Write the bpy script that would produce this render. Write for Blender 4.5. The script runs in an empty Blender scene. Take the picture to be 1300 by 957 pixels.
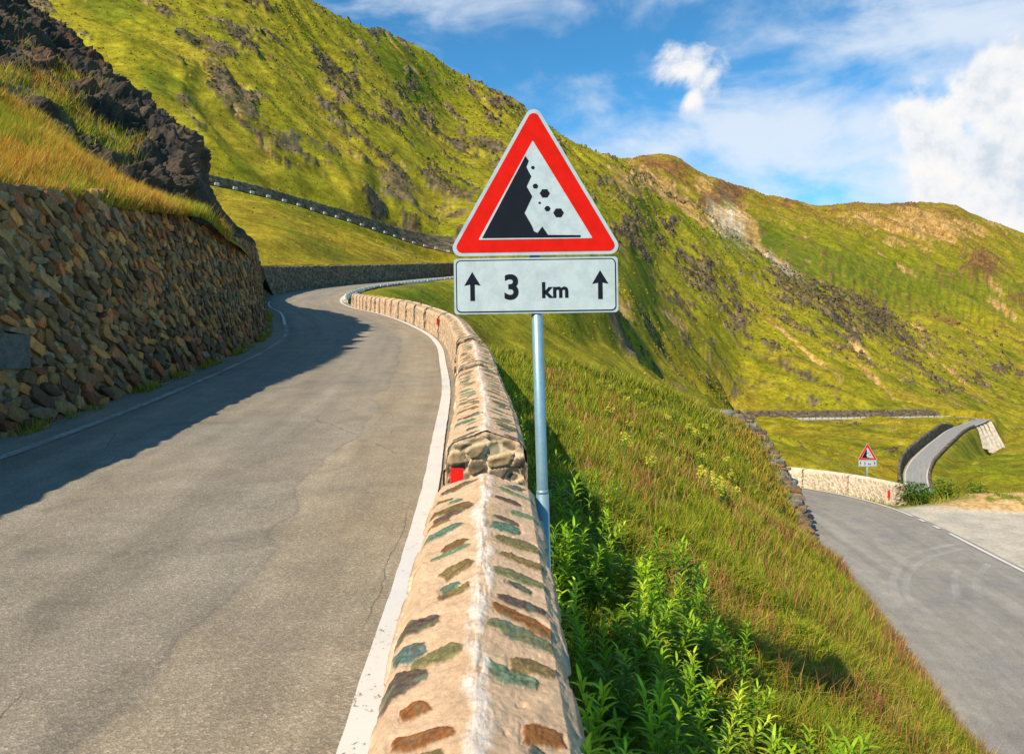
import bpy, math, random
import numpy as np
random.seed(7)
RNG = np.random.default_rng(11)
F, HX, HY = 900.0, 650.0, 430.0          # focal length and principal point of the photograph, in its pixels
SC = bpy.context.scene
COL = SC.collection

def P(px, py, d):                        # a point of the place, d metres ahead of the camera
    return ((px-HX)/F*d, d, (HY-py)/F*d)
def lin(r, g, b):
    f = lambda c: (c/255/12.92) if c/255 <= .04045 else ((c/255+.055)/1.055)**2.4
    return (f(r), f(g), f(b))
def sstep(a, b, x):
    t = np.clip((x-a)/(b-a), 0, 1); return t*t*(3-2*t)
def lerp(a, b, t): return a+(b-a)*t
def clerp(c0, c1, t):
    t = np.asarray(t)[..., None]; return np.asarray(c0)*(1-t)+np.asarray(c1)*t

# ---------- noise ----------
_perm = np.random.default_rng(3).permutation(4096).astype(np.int64)
_perm = np.concatenate([_perm, _perm])
_grad = np.random.default_rng(4).normal(size=(4096, 3)); _grad /= np.linalg.norm(_grad, axis=1)[:, None]
def _h(i, j, k):
    return _perm[(_perm[(_perm[i & 4095] + j) & 4095] + k) & 4095]
def hrand(i, j, k=0):
    return _h(np.asarray(i, dtype=np.int64), np.asarray(j, dtype=np.int64), k)/4096.0
def perlin(x, y, z=None):
    x = np.asarray(x, float); y = np.asarray(y, float)
    z = np.zeros_like(x) if z is None else np.asarray(z, float)+np.zeros_like(x)
    xi, yi, zi = np.floor(x), np.floor(y), np.floor(z)
    fx, fy, fz = x-xi, y-yi, z-zi
    xi, yi, zi = xi.astype(np.int64), yi.astype(np.int64), zi.astype(np.int64)
    u, v, w = [t*t*t*(t*(t*6-15)+10) for t in (fx, fy, fz)]
    def g(a, b, c):
        q = _grad[_h(xi+a, yi+b, zi+c)]
        return q[..., 0]*(fx-a)+q[..., 1]*(fy-b)+q[..., 2]*(fz-c)
    r = 0
    x00 = lerp(g(0,0,0), g(1,0,0), u); x10 = lerp(g(0,1,0), g(1,1,0), u)
    x01 = lerp(g(0,0,1), g(1,0,1), u); x11 = lerp(g(0,1,1), g(1,1,1), u)
    return lerp(lerp(x00, x10, v), lerp(x01, x11, v), w)*1.5
def fbm(x, y, z=None, o=4, gain=.5):
    s = 0; a = 1; t = 0
    for i in range(o):
        s = s+a*perlin(x*2**i+17*i, y*2**i+5*i, None if z is None else z*2**i); t += a; a *= gain
    return s/t
def ridged(x, y, z=None, o=4, gain=.5):
    s = 0; a = 1; t = 0
    for i in range(o):
        s = s+a*(1-np.abs(perlin(x*2**i+31*i, y*2**i+7*i, None if z is None else z*2**i))*2); t += a; a *= gain
    return s/t
def voronoi(x, y, jit=.85):
    """F1, F2, and two hashed numbers of the nearest cell"""
    xi, yi = np.floor(x).astype(np.int64), np.floor(y).astype(np.int64)
    f1 = np.full(x.shape, 9.); f2 = np.full(x.shape, 9.)
    ci = np.zeros(x.shape, np.int64); cj = np.zeros(x.shape, np.int64)
    for a in (-2, -1, 0, 1, 2):
        for b in (-2, -1, 0, 1, 2):
            i, j = xi+a, yi+b
            sx = i+.5+(hrand(i, j, 1)-.5)*jit + .5*(j % 2)
            sy = j+.5+(hrand(i, j, 2)-.5)*jit
            w = (hrand(i, j, 3)-.5)*.45
            d = np.sqrt((x-sx)**2+(y-sy)**2)+w*.5
            m = d < f1
            f2 = np.where(m, f1, np.minimum(f2, d))
            ci = np.where(m, i, ci); cj = np.where(m, j, cj)
            f1 = np.where(m, d, f1)
    return f1, f2, ci, cj
def pick(pal, h):
    pal = np.asarray(pal); return pal[np.minimum((h*len(pal)).astype(int), len(pal)-1)]

# ---------- interpolation ----------
def pchip(x, Y, xq):
    """monotone cubic along axis 0"""
    x = np.asarray(x, float); Y = np.asarray(Y, float); xq = np.asarray(xq, float)
    h = np.diff(x); sh = (-1,)+(1,)*(Y.ndim-1)
    dl = np.diff(Y, axis=0)/h.reshape(sh)
    m = np.zeros_like(Y)
    if len(x) > 2:
        w1 = (2*h[1:]+h[:-1]).reshape(sh); w2 = (h[1:]+2*h[:-1]).reshape(sh)
        a, b = dl[:-1], dl[1:]
        ok = a*b > 0
        with np.errstate(all='ignore'):
            mm = (w1+w2)/(w1/np.where(ok, a, 1)+w2/np.where(ok, b, 1))
        m[1:-1] = np.where(ok, mm, 0)
    m[0] = dl[0]; m[-1] = dl[-1]
    k = np.clip(np.searchsorted(x, xq, side='right')-1, 0, len(x)-2)
    t = ((xq-x[k])/h[k]).reshape(sh); hk = h[k].reshape(sh)
    t2, t3 = t*t, t*t*t
    return (2*t3-3*t2+1)*Y[k]+(t3-2*t2+t)*hk*m[k]+(-2*t3+3*t2)*Y[k+1]+(t3-t2)*hk*m[k+1]
def cubic(x, Y, xq):
    """smooth (finite-difference hermite) along axis 0"""
    x = np.asarray(x, float); Y = np.asarray(Y, float); xq = np.asarray(xq, float)
    m = np.gradient(Y, x, axis=0)
    sh = (-1,)+(1,)*(Y.ndim-1); h = np.diff(x)
    k = np.clip(np.searchsorted(x, xq, side='right')-1, 0, len(x)-2)
    t = ((xq-x[k])/h[k]).reshape(sh); hk = h[k].reshape(sh)
    t2, t3 = t*t, t*t*t
    return (2*t3-3*t2+1)*Y[k]+(t3-2*t2+t)*hk*m[k]+(-2*t3+3*t2)*Y[k+1]+(t3-t2)*hk*m[k+1]

class Path:
    def __init__(s, pts, step=.25):
        p = np.array(pts, float)
        q = np.concatenate([[0], np.cumsum(np.linalg.norm(np.diff(p, axis=0), axis=1))])
        n = int(q[-1]/step)*2+4
        a = cubic(q, p, np.linspace(0, q[-1], n))
        L = np.concatenate([[0], np.cumsum(np.linalg.norm(np.diff(a, axis=0), axis=1))])
        s.s = np.linspace(0, L[-1], n); s.len = L[-1]
        s.p = np.stack([np.interp(s.s, L, a[:, i]) for i in range(3)], 1)
        t = np.gradient(s.p[:, :2], s.s, axis=0)
        k = max(1, int(.4/step))
        ker = np.ones(2*k+1)/(2*k+1)
        t = np.stack([np.convolve(np.pad(t[:, i], k, mode='edge'), ker, 'valid') for i in range(2)], 1)
        s.t = t/np.linalg.norm(t, axis=1)[:, None]
    def at(s, q):
        return np.stack([np.interp(q, s.s, s.p[:, i]) for i in range(3)], -1)
    def right(s, q):
        tx = np.interp(q, s.s, s.t[:, 0]); ty = np.interp(q, s.s, s.t[:, 1])
        n = np.hypot(tx, ty); return np.stack([ty/n, -tx/n, 0*tx], -1)
    def off(s, q, o, z=0):
        q = np.asarray(q, float)
        r = s.at(q)+s.right(q)*np.asarray(o)[..., None]
        r[..., 2] += z; return r
    def s_at_px(s, px, lo=0, hi=1e9):
        m = (s.s >= lo) & (s.s <= hi)
        u = HX+F*s.p[m, 0]/s.p[m, 1]
        return s.s[m][np.argmin(np.abs(u-px))]
    def s_at_y(s, y):
        return s.s[np.argmin(np.abs(s.p[:, 1]-y))]

# ---------- meshes ----------
def mesh_obj(name, V, faces, mat=None, parent=None, col=None, uv=None, smooth=True, attrs=None):
    """faces: int array (n,3|4) or a list of arrays"""
    V = np.asarray(V, np.float32).reshape(-1, 3)
    fl = faces if isinstance(faces, list) else [faces]
    fl = [np.asarray(f, np.int32) for f in fl if len(f)]
    me = bpy.data.meshes.new(name)
    me.vertices.add(len(V)); me.vertices.foreach_set('co', V.ravel())
    loops = np.concatenate([f.ravel() for f in fl])
    tot = np.concatenate([np.full(len(f), f.shape[1], np.int32) for f in fl])
    me.loops.add(len(loops)); me.loops.foreach_set('vertex_index', loops)
    me.polygons.add(len(tot))
    st = np.concatenate([[0], np.cumsum(tot)[:-1]]).astype(np.int32)
    me.polygons.foreach_set('loop_start', st)
    me.update(calc_edges=True)
    me.polygons.foreach_set('use_smooth', np.full(len(tot), smooth))
    if col is not None:
        c = np.ones((len(V), 4), np.float32); c[:, :3] = np.asarray(col).reshape(-1, 3)
        a = me.color_attributes.new('Col', 'FLOAT_COLOR', 'POINT'); a.data.foreach_set('color', c.ravel())
    for k, v in (attrs or {}).items():
        a = me.attributes.new(k, 'FLOAT', 'POINT'); a.data.foreach_set('value', np.asarray(v, np.float32).ravel())
    if uv is not None:
        u = np.asarray(uv, np.float32).reshape(-1, 2)[loops]
        l = me.uv_layers.new(name='UVMap'); l.data.foreach_set('uv', u.ravel())
    me.validate()
    if mat: me.materials.append(mat)
    o = bpy.data.objects.new(name, me); COL.objects.link(o)
    if parent: o.parent = parent
    return o
def grid_faces(nv, nu, flip=False, base=0, wrap=False):
    i = np.arange(nv*nu).reshape(nv, nu)+base
    if wrap: i = np.concatenate([i, i[:, :1]], 1)
    a, b, c, d = i[:-1, :-1].ravel(), i[:-1, 1:].ravel(), i[1:, 1:].ravel(), i[1:, :-1].ravel()
    return np.stack([a, d, c, b] if flip else [a, b, c, d], 1)
def grid_obj(name, G, mat, col=None, uv=None, flip=False, **k):
    return mesh_obj(name, G, grid_faces(G.shape[0], G.shape[1], flip), mat, col=col, uv=uv, **k)
class MB:
    """collects simple shapes into one mesh"""
    def __init__(s): s.v = []; s.f = {}; s.n = 0; s.c = []
    def add(s, V, faces, c=(1, 1, 1)):
        V = np.asarray(V, float).reshape(-1, 3)
        for f in faces: s.f.setdefault(len(f), []).append([i+s.n for i in f])
        s.v.append(V); s.n += len(V); c = np.asarray(c, float)
        s.c.append(np.tile(c, (len(V), 1)) if c.ndim == 1 else c)
    def prism(s, poly, y0, y1, c=(1, 1, 1)):      # polygon in x,z, extruded along y
        n = len(poly); V = [(x, y0, z) for x, z in poly]+[(x, y1, z) for x, z in poly]
        s.add(V, [list(range(n)), list(range(2*n-1, n-1, -1))]+[[(i+1) % n, i, n+i, n+(i+1) % n] for i in range(n)], c)
    def tube(s, p0, p1, r0, r1=None, n=20, c=(1, 1, 1)):
        r1 = r0 if r1 is None else r1
        p0, p1 = np.array(p0, float), np.array(p1, float); a = p1-p0; a /= np.linalg.norm(a)
        b = np.cross(a, (0, 1, 0) if abs(a[1]) < .9 else (1, 0, 0)); b /= np.linalg.norm(b); e = np.cross(a, b)
        t = np.arange(n)/n*2*math.pi; ring = np.cos(t)[:, None]*b+np.sin(t)[:, None]*e
        V = np.concatenate([p0+ring*r0, p1+ring*r1])
        s.add(V, [[i, (i+1) % n, n+(i+1) % n, n+i] for i in range(n)]+[list(range(n-1, -1, -1)), list(range(n, 2*n))], c)
    def build(s, name, mat, parent=None, smooth=False, col=False):
        if any(k > 4 for k in s.f):
            me = bpy.data.meshes.new(name)
            me.from_pydata([tuple(v) for v in np.concatenate(s.v)], [], [f for k in s.f for f in s.f[k]])
            me.materials.append(mat); o = bpy.data.objects.new(name, me); COL.objects.link(o)
            if parent: o.parent = parent
            me.polygons.foreach_set('use_smooth', [smooth and len(p.vertices) == 4 for p in me.polygons])
            if col:
                c = np.ones((s.n, 4), np.float32); c[:, :3] = np.concatenate(s.c)
                a = me.color_attributes.new('Col', 'FLOAT_COLOR', 'POINT'); a.data.foreach_set('color', c.ravel())
            return o
        return mesh_obj(name, np.concatenate(s.v), [np.array(f) for f in s.f.values()], mat, parent, col=np.concatenate(s.c) if col else None, smooth=smooth)
def empty(name, loc, rot=(0, 0, 0)):
    o = bpy.data.objects.new(name, None); COL.objects.link(o); o.location = loc; o.rotation_euler = rot
    o.empty_display_size = .2; return o
def tag(o, label=None, cat=None, group=None, kind=None):
    if label: o['label'] = label
    if cat: o['category'] = cat
    if group: o['group'] = group
    if kind: o['kind'] = kind
    return o

# ---------- materials ----------
class NT:
    def __init__(s, name):
        s.m = bpy.data.materials.new(name); s.m.use_nodes = True; s.t = s.m.node_tree
        s.b = s.t.nodes['Principled BSDF']; s.b.inputs['Specular IOR Level'].default_value = .25
    def n(s, typ, **k):
        q = s.t.nodes.new(typ)
        for a, b in k.items():
            if a.startswith('i_'):
                key = a[2:]; key = int(key) if key.isdigit() else key.replace('_', ' ')
                if hasattr(b, 'is_linked') or isinstance(b, bpy.types.NodeSocket): s.t.links.new(b, q.inputs[key])
                else: q.inputs[key].default_value = b
            else: setattr(q, a, b)
        return q
    def l(s, a, b): s.t.links.new(a, b)
    def pos(s): return s.n('ShaderNodeNewGeometry').outputs['Position']
    def noise(s, vec, scale, detail=4, rough=.55, dist=0):
        return s.n('ShaderNodeTexNoise', i_Vector=vec, i_Scale=scale, i_Detail=detail, i_Roughness=rough, i_Distortion=dist).outputs['Fac']
    def ramp(s, f, stops):
        r = s.n('ShaderNodeValToRGB', i_Fac=f).color_ramp
        while len(r.elements) < len(stops): r.elements.new(.5)
        for e, (p, c) in zip(r.elements, stops):
            e.position = p; e.color = (c, c, c, 1) if isinstance(c, (int, float)) else (*c, 1)
        return r.id_data.nodes[-1].outputs['Color']
    def mix(s, f, a, b, mode='MIX'):
        q = s.t.nodes.new('ShaderNodeMix'); q.data_type = 'RGBA'; q.blend_type = mode
        for i, v in ((0, f), (6, a), (7, b)):
            if isinstance(v, bpy.types.NodeSocket): s.l(v, q.inputs[i])
            elif isinstance(v, (int, float)) and i: q.inputs[i].default_value = (v, v, v, 1)
            elif i: q.inputs[i].default_value = (*v, 1)
            else: q.inputs[i].default_value = v
        return q.outputs[2]
    def math(s, op, a, b=0., c=None, clamp=False):
        q = s.t.nodes.new('ShaderNodeMath'); q.operation = op; q.use_clamp = clamp
        for i, v in enumerate((a, b) if c is None else (a, b, c)):
            if isinstance(v, bpy.types.NodeSocket): s.l(v, q.inputs[i])
            else: q.inputs[i].default_value = v
        return q.outputs[0]
    def bump(s, h, strength=.5, dist=.02, normal=None):
        q = s.n('ShaderNodeBump', i_Height=h, i_Strength=strength, i_Distance=dist)
        if normal: s.l(normal, q.inputs['Normal'])
        return q.outputs['Normal']
    def done(s, color, rough=.85, normal=None, spec=None):
        if isinstance(color, bpy.types.NodeSocket): s.l(color, s.b.inputs['Base Color'])
        else: s.b.inputs['Base Color'].default_value = (*color, 1)
        if isinstance(rough, bpy.types.NodeSocket): s.l(rough, s.b.inputs['Roughness'])
        else: s.b.inputs['Roughness'].default_value = rough
        if normal: s.l(normal, s.b.inputs['Normal'])
        if spec is not None: s.b.inputs['Specular IOR Level'].default_value = spec
        return s.m
def mat_vc(name, scales=(8,), amount=.35, bump=.5, dist=.02, rough=.9, spec=.2, detail=6):
    """colour attribute, varied and roughened by world-space noise"""
    m = NT(name); pos = m.pos(); c = m.n('ShaderNodeVertexColor', layer_name='Col').outputs['Color']
    h = None
    for sc in scales:
        f = m.noise(pos, sc, detail, .62)
        v = m.ramp(f, [(.32, 1-amount), (.68, 1+amount)])
        c = m.mix(1., c, v, 'MULTIPLY'); h = f if h is None else m.math('ADD', h, m.math('MULTIPLY', f, .4))
    return m.done(c, rough, m.bump(h, bump, dist), spec)
def mat_leaf(name, trans=.3, rough=.55, vary=0.):
    m = NT(name); c = m.n('ShaderNodeVertexColor', layer_name='Col').outputs['Color']
    if vary:
        r = m.n('ShaderNodeObjectInfo').outputs['Random']
        c = m.mix(1., c, m.ramp(r, [(0, 1-vary), (1, 1+vary)]), 'MULTIPLY')
    m.done(c, rough, None, .3)
    tr = m.n('ShaderNodeBsdfTranslucent', i_Color=c)
    mx = m.n('ShaderNodeMixShader', i_0=trans); m.l(m.b.outputs[0], mx.inputs[1]); m.l(tr.outputs[0], mx.inputs[2])
    m.l(mx.outputs[0], m.t.nodes['Material Output'].inputs['Surface'])
    return m.m

# ---------- camera, light, sky ----------
cam = bpy.data.cameras.new('camera'); cam.sensor_width = 36; cam.lens = F/1300*36
cam.shift_y = -(478.5-HY)/1300; cam.clip_start = .05; cam.clip_end = 9000
co = bpy.data.objects.new('camera', cam); co.rotation_euler = (math.radians(90), 0, 0); COL.objects.link(co); SC.camera = co
EL = math.radians(40); SX, SY = .63, .777
sun = bpy.data.lights.new('sun', 'SUN'); sun.energy = 4.2; sun.angle = math.radians(.5); sun.color = (1, .89, .72)
so = bpy.data.objects.new('sun', sun); COL.objects.link(so)
from mathutils import Vector
so.rotation_euler = Vector((SX*math.cos(EL), SY*math.cos(EL), -math.sin(EL))).to_track_quat('-Z', 'Y').to_euler()
SC.view_settings.view_transform = 'Standard'; SC.view_settings.look = 'None'
SC.view_settings.exposure = .62; SC.view_settings.gamma = 1

w = bpy.data.worlds.new('World'); SC.world = w; w.use_nodes = True
class WT(NT):
    def __init__(s, t): s.t = t
W = WT(w.node_tree); bg = W.t.nodes['Background']
sky = W.n('ShaderNodeTexSky', sky_type='NISHITA', sun_disc=False)
sky.sun_elevation = EL; sky.sun_rotation = math.atan2(-SX, -SY) % (2*math.pi)
sky.altitude = 2300; sky.air_density = 1.0; sky.dust_density = .4; sky.ozone_density = 3.0
dirv = W.n('ShaderNodeTexCoord').outputs['Generated']
def vm(op, a, b=None, sc=None):
    q = W.t.nodes.new('ShaderNodeVectorMath'); q.operation = op
    for i, v in enumerate([a, b]):
        if v is None: continue
        if isinstance(v, bpy.types.NodeSocket): W.l(v, q.inputs[i])
        else: q.inputs[i].default_value = v
    if sc is not None: q.inputs['Scale'].default_value = sc
    return q
nd = vm('NORMALIZE', dirv).outputs[0]
def skydir(px, py):
    v = Vector(((px-HX)/F, 1, (HY-py)/F)); return v.normalized()
def blob(px, py, rx, ry, rot=0):
    """soft ellipse of sky round a direction, radii in degrees"""
    c = skydir(px, py); az = math.atan2(c.x, c.y); el = math.asin(c.z)
    mp = W.n('ShaderNodeMapping', vector_type='TEXTURE')
    W.l(vm('SUBTRACT', nd, tuple(c)).outputs[0], mp.inputs['Vector'])
    mp.inputs['Rotation'].default_value = (el, math.radians(rot), -az)
    mp.inputs['Scale'].default_value = (math.radians(rx), math.radians(max(rx, ry))*1.0, math.radians(ry))
    ln = vm('LENGTH', mp.outputs[0]).outputs['Value']
    return ln
warpn = W.n('ShaderNodeTexNoise', i_Vector=nd, i_Scale=5., i_Detail=5., i_Roughness=.6)
nf1 = W.n('ShaderNodeTexNoise', i_Vector=nd, i_Scale=9., i_Detail=10., i_Roughness=.58, i_Distortion=.3).outputs['Fac']
st = W.n('ShaderNodeMapping'); W.l(nd, st.inputs['Vector']); st.inputs['Scale'].default_value = (1, 1, 2.3); st.inputs['Rotation'].default_value = (0, .35, 0)
nf2 = W.n('ShaderNodeTexNoise', i_Vector=st.outputs[0], i_Scale=4.6, i_Detail=10., i_Roughness=.58, i_Distortion=.4).outputs['Fac']
nf3 = W.n('ShaderNodeTexNoise', i_Vector=nd, i_Scale=26., i_Detail=8., i_Roughness=.6).outputs['Fac']
def field(blobs, base, namp, nz):
    acc = None
    for b in blobs:
        v = W.math('SUBTRACT', b[5], W.math('MULTIPLY', blob(*b[:5]), b[5]))
        acc = v if acc is None else W.math('MAXIMUM', acc, v)
    v = W.math('MAXIMUM', acc, base)
    return W.math('ADD', v, W.math('MULTIPLY', W.math('SUBTRACT', nz, .5), namp))
# cumulus with hard sunlit edges
cum = field([(1330, 130, 8, 5, 0, .95), (1225, 232, 5.0, 4.2, 0, .95), (1300, 235, 8, 6, 0, 1.1), (1260, 130, 3, 3, 0, .6), (1400, 200, 14, 10, 0, 1.), (880, 85, 2.8, 2.9, 0, .45), (905, 95, 1.6, 2.8, 40, .42), (880, 125, 1.2, 1.8, 30, .42)], -.5, 1.8, nf1)
cumf = W.n('ShaderNodeMapRange', i_Value=cum, interpolation_type='SMOOTHSTEP'); cumf.inputs[1].default_value = .05; cumf.inputs[2].default_value = .36
# thin broken sheet of cloud
thin = field([(1020, 175, 11, 6, 0, 1.15), (960, 175, 8, 4.5, 0, 1.05), (1090, 160, 6, 4.5, 0, 1.1), (840, 190, 8, 3.0, 0, .95), (1200, 40, 16, 6, 0, .95), (520, 0, 14, 4, 0, .6), (720, 5, 12, 3, 0, .55), (1000, 50, 10, 4, 0, .5), (1150, 235, 16, 5, 0, .95), (940, 245, 12, 3.5, 0, .9)], -.08, 2.7, nf2)
thin2 = W.math('ADD', thin, W.math('MULTIPLY', W.math('SUBTRACT', nf1, .5), .8))
thf = W.n('ShaderNodeMapRange', i_Value=thin2, interpolation_type='SMOOTHSTEP'); thf.inputs[1].default_value = .0; thf.inputs[2].default_value = 1.0
skyc = W.mix(1., sky.outputs[0], (.38, .90, 1.0), 'MULTIPLY')
nf4 = W.n('ShaderNodeTexNoise', i_Vector=nd, i_Scale=11., i_Detail=8., i_Roughness=.62, i_Distortion=.2).outputs['Fac']
shade = W.ramp(W.math('ADD', W.math('MULTIPLY', nf3, .45), W.math('MULTIPLY', nf4, .6)), [(.40, (.66, .74, .84)), (.50, (.90, .92, .95)), (.58, (1, .985, .97))])
CL = 5.1
c_cum = W.mix(1., shade, (CL, CL, CL), 'MULTIPLY')
c_thin = (4.2, 4.6, 5.1)
c = W.mix(W.math('MULTIPLY', thf.outputs[0], .85), skyc, c_thin)
c = W.mix(cumf.outputs[0], c, c_cum)
W.l(c, bg.inputs['Color']); bg.inputs['Strength'].default_value = .125
# ---------- the roads, as paths through the place ----------
def PP(l): return [P(*a) for a in l]
R0 = PP([(477,868,3.15),(515,740,4.25),(546,620,6.2),(556,560,8.15),(566,500,11.6),(562,462,15.8),(557,440,19.5),(543,425,23),(518,412,26.5),(485,400,32.5),(447,391,40),(434,385,45.5)])
R1 = PP([(434,378.5,52),(444,372.5,60),(466,366,69),(500,361,78),(530,358,86),(575,353,100),(650,347,125)])
back = [(-.30,-7,-2.43),(-.42,-3,-2.12),(-.52,.3,-1.80),(-.57,1.8,-1.67)]
UP = Path(back+R0+R1)                                     # outer (right) edge line of the upper road
HP = Path([tuple(UP.at(UP.len-6)), tuple(UP.at(UP.len-.5))]+PP([(700,341,140),(704,335,152),(700,331,163),(650,328,172),(610,325,180),(575,322,184),(530,312,178),(480,295,166),(430,279,157),(400,270,151),(365,259,145),(330,250,140),(265,235,132),(200,223,127),(100,205,122),(-100,170,118)]))
LO = Path([(8.5,-9,-7.0),(10.8,0,-7.0),(13.0,8,-7.0),(14.4,14,-7.0),(15.15,19,-7.0),(15.5,23,-7.0),(15.75,26.5,-7.0),(15.85,29.2,-7.07),P(1100,636,31.6),P(1050,625,34.6),P(1005,618,37.4),(13.4,40,-8.1),(11.2,42.3,-8.4),(8,44,-8.7),(3,45,-9.0)])
SR = Path(PP([(1176,645,148),(1164.5,617,165),(1163,602,176),(1168.5,588,188),(1182,573,204),(1198.5,558.5,225),(1213,547,252),(1231,539,282),(1243,534,306),(1241,531,328)])+PP([(1215,529.8,340),(1180,530.2,338),(1130,531,335),(1050,532,331),(945,533.5,326),(915,534,324)]))
WID = 4.95                                                # the upper road, line to wall
# ---------- terrain: columns of points (photo row, distance) running away from the camera ----------
RW = {}
RW[-700]=[(250,45),(160,62),(80,80),(-60,110),(-80,118),(-200,150),(-450,200),(-800,300),(-850,380),(-900,600),(-900,1000),(-700,2000)]
RW[-250]=[(300,42),(240,60),(180,80),(130,113),(118,120),(20,150),(-150,200),(-420,310),(-430,380),(-430,600),(-430,1000),(-300,2000)]
RW[0]  =[(400,38),(330,58),(270,84),(192,121),(180,128),(90,160),(-40,215),(-260,320),(-250,400),(-220,600),(-200,1000),(-100,2000)]
RW[130]=[(420,37),(332,58),(280,84),(214,125),(202,132),(100,168),(-10,225),(-200,320),(-190,400),(-150,600),(-120,1000),(-50,2000)]
RW[265]=[(430,36),(360,48),(320,62),(238,133),(226,140),(120,180),(20,245),(-100,330),(-80,400),(-50,600),(-20,1000),(50,2000)]
RW[345]=[(430,37),(372,43),(345,47),(254,142),(242,149),(150,192),(60,255),(-30,325),(0,400),(30,600),(60,1000),(100,2000)]
RW[430]=[(436,42),(377,55),(346,64.5),(285,156),(267,164),(195,205),(105,275),(24,345),(50,420),(90,600),(120,1000),(160,2000)]
RW[500]=[(446,43),(364,75),(346,84),(309,170),(285,178),(220,222),(130,300),(46,380),(80,450),(130,600),(150,1000),(180,2000)]
RW[575]=[(480,45),(356,96),(345,107),(332,184),(305,194),(245,245),(160,345),(89,415),(120,480),(160,650),(170,1000),(190,2000)]
RW[650]=[(520,46),(385,105),(344,133),(328,180),(308,195),(255,255),(185,355),(130,440),(160,520),(185,700),(190,1000),(200,2000)]
RW[740]=[(545,48),(445,105),(398,150),(366,178),(344,202),(288,285),(238,380),(190,465),(205,560),(212,760),(212,1000),(230,2000)]
RW[795]=[(565,48),(470,115),(428,160),(396,200),(370,235),(318,315),(264,410),(211,490),(222,580),(222,760),(208,1080),(240,2000)]
RW[840]=[(585,48),(495,125),(472,190),(444,250),(418,290),(362,365),(298,455),(244,520),(250,600),(235,850),(203,1120),(250,2000)]
RW[895]=[(605,48),(520,130),(513,215),(498,275),(480,305),(408,380),(328,465),(276,540),(282,620),(262,880),(229,1120),(280,2000)]
RW[945]=[(640,46),(580,135),(550,215),(537,318),(523,330),(440,395),(370,470),(316,555),(318,640),(285,880),(244,1200),(290,2000)]
RW[1050]=[(635,44),(608,140),(568,225),(536,322),(523,334),(460,400),(410,470),(372,565),(370,660),(320,900),(266,1300),(320,2100)]
RW[1130]=[(660,42),(629,150),(584,215),(534,325),(523,339),(485,400),(450,480),(415,600),(402,720),(340,980),(264,1400),(320,2200)]
RW[1200]=[(665,40),(629,150),(582,215),(534,330),(525,344),(505,410),(475,500),(440,640),(415,780),(345,1050),(263,1500),(320,2300)]
RW[1260]=[(668,40),(629,135),(597,200),(577,290),(541,385),(515,450),(485,560),(450,700),(420,850),(350,1100),(285,1550),(330,2300)]
RW[1310]=[(668,40),(629,132),(597,190),(572,280),(548,380),(522,470),(492,600),(458,740),(425,880),(360,1150),(306,1600),(340,2300)]
RW[1500]=[(650,40),(620,130),(600,190),(580,280),(560,390),(535,500),(505,640),(470,780),(435,920),(395,1200),(370,1650),(390,2300)]
RW[2100]=[(660,40),(630,130),(610,190),(590,280),(570,390),(545,500),(515,640),(480,780),(445,920),(410,1200),(390,1650),(410,2300)]
cx = np.array(sorted(RW), float)
AY = np.array([[a[0] for a in RW[int(c)]] for c in cx], float)
AD = np.array([[a[1] for a in RW[int(c)]] for c in cx], float)
pxs = np.concatenate([np.arange(-700, -20, 9.), np.arange(-20, 1320, 1.5), np.arange(1320, 2101, 9.)])
cols_v = pchip(cx, (HY-AY)/F, pxs); cols_d = pchip(cx, np.log(AD), pxs)
cnt = [26, 46, 56, 90, 26, 95, 115, 110, 16, 70, 90, 14]
rq = np.concatenate([np.linspace(j, j+1, cnt[j], endpoint=False) for j in range(11)]+[[11.]])
ri = np.arange(12.)
V_ = pchip(ri, cols_v.T, rq); D_ = np.exp(pchip(ri, cols_d.T, rq))        # rows x columns
PX = np.broadcast_to(pxs, V_.shape); PY = HY-V_*F
TX = (PX-HX)/F*D_; TY = D_; TZ = V_*D_

# gullies, ribs and rubble: in the frame of the fall line
fa = math.atan2(-.55, .83); ca, sa = math.cos(fa), math.sin(fa)
al = TX*ca+TY*sa; ac = -TX*sa+TY*ca
rs_ = np.abs(np.gradient(D_, axis=0))+.01
det = lambda wl: sstep(1.2, 3.5, wl*F/D_)
att = lambda wl: sstep(1.5, 4, wl/rs_)                # leave out what would be under a pixel or so
wx, wy = fbm(TX/60, TY/60, None, 2)*22, fbm(TX/60+9, TY/60+4, None, 2)*22
rib = ridged((ac+wx)/46, (al+wy)/190, None, 3)
gul = fbm((ac+wx)/17+3, (al+wy)/75, None, 3)
lump = fbm(TX/9, TY/9, TZ/9, 4)
fine = fbm(TX/2.1, TY/2.1, TZ/2.1, 3)
far = sstep(60, 200, D_); vfar = sstep(500, 900, D_)
ridgeprot = 1-.5*np.exp(-((rq[:, None]-7)/.35)**2)
dz = far*(rib-.35)*att(60)*5.5*(1+.7*vfar)*ridgeprot + far*gul*att(24)*3.4*(1+.3*vfar) + lump*att(9)*.9*sstep(40, 120, D_)*det(9) + fine*att(2.5)*.22*det(2.1)
dz += vfar*(ridged(TX/150+2, TY/150, None, 3)-.4)*att(50)*15

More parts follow.
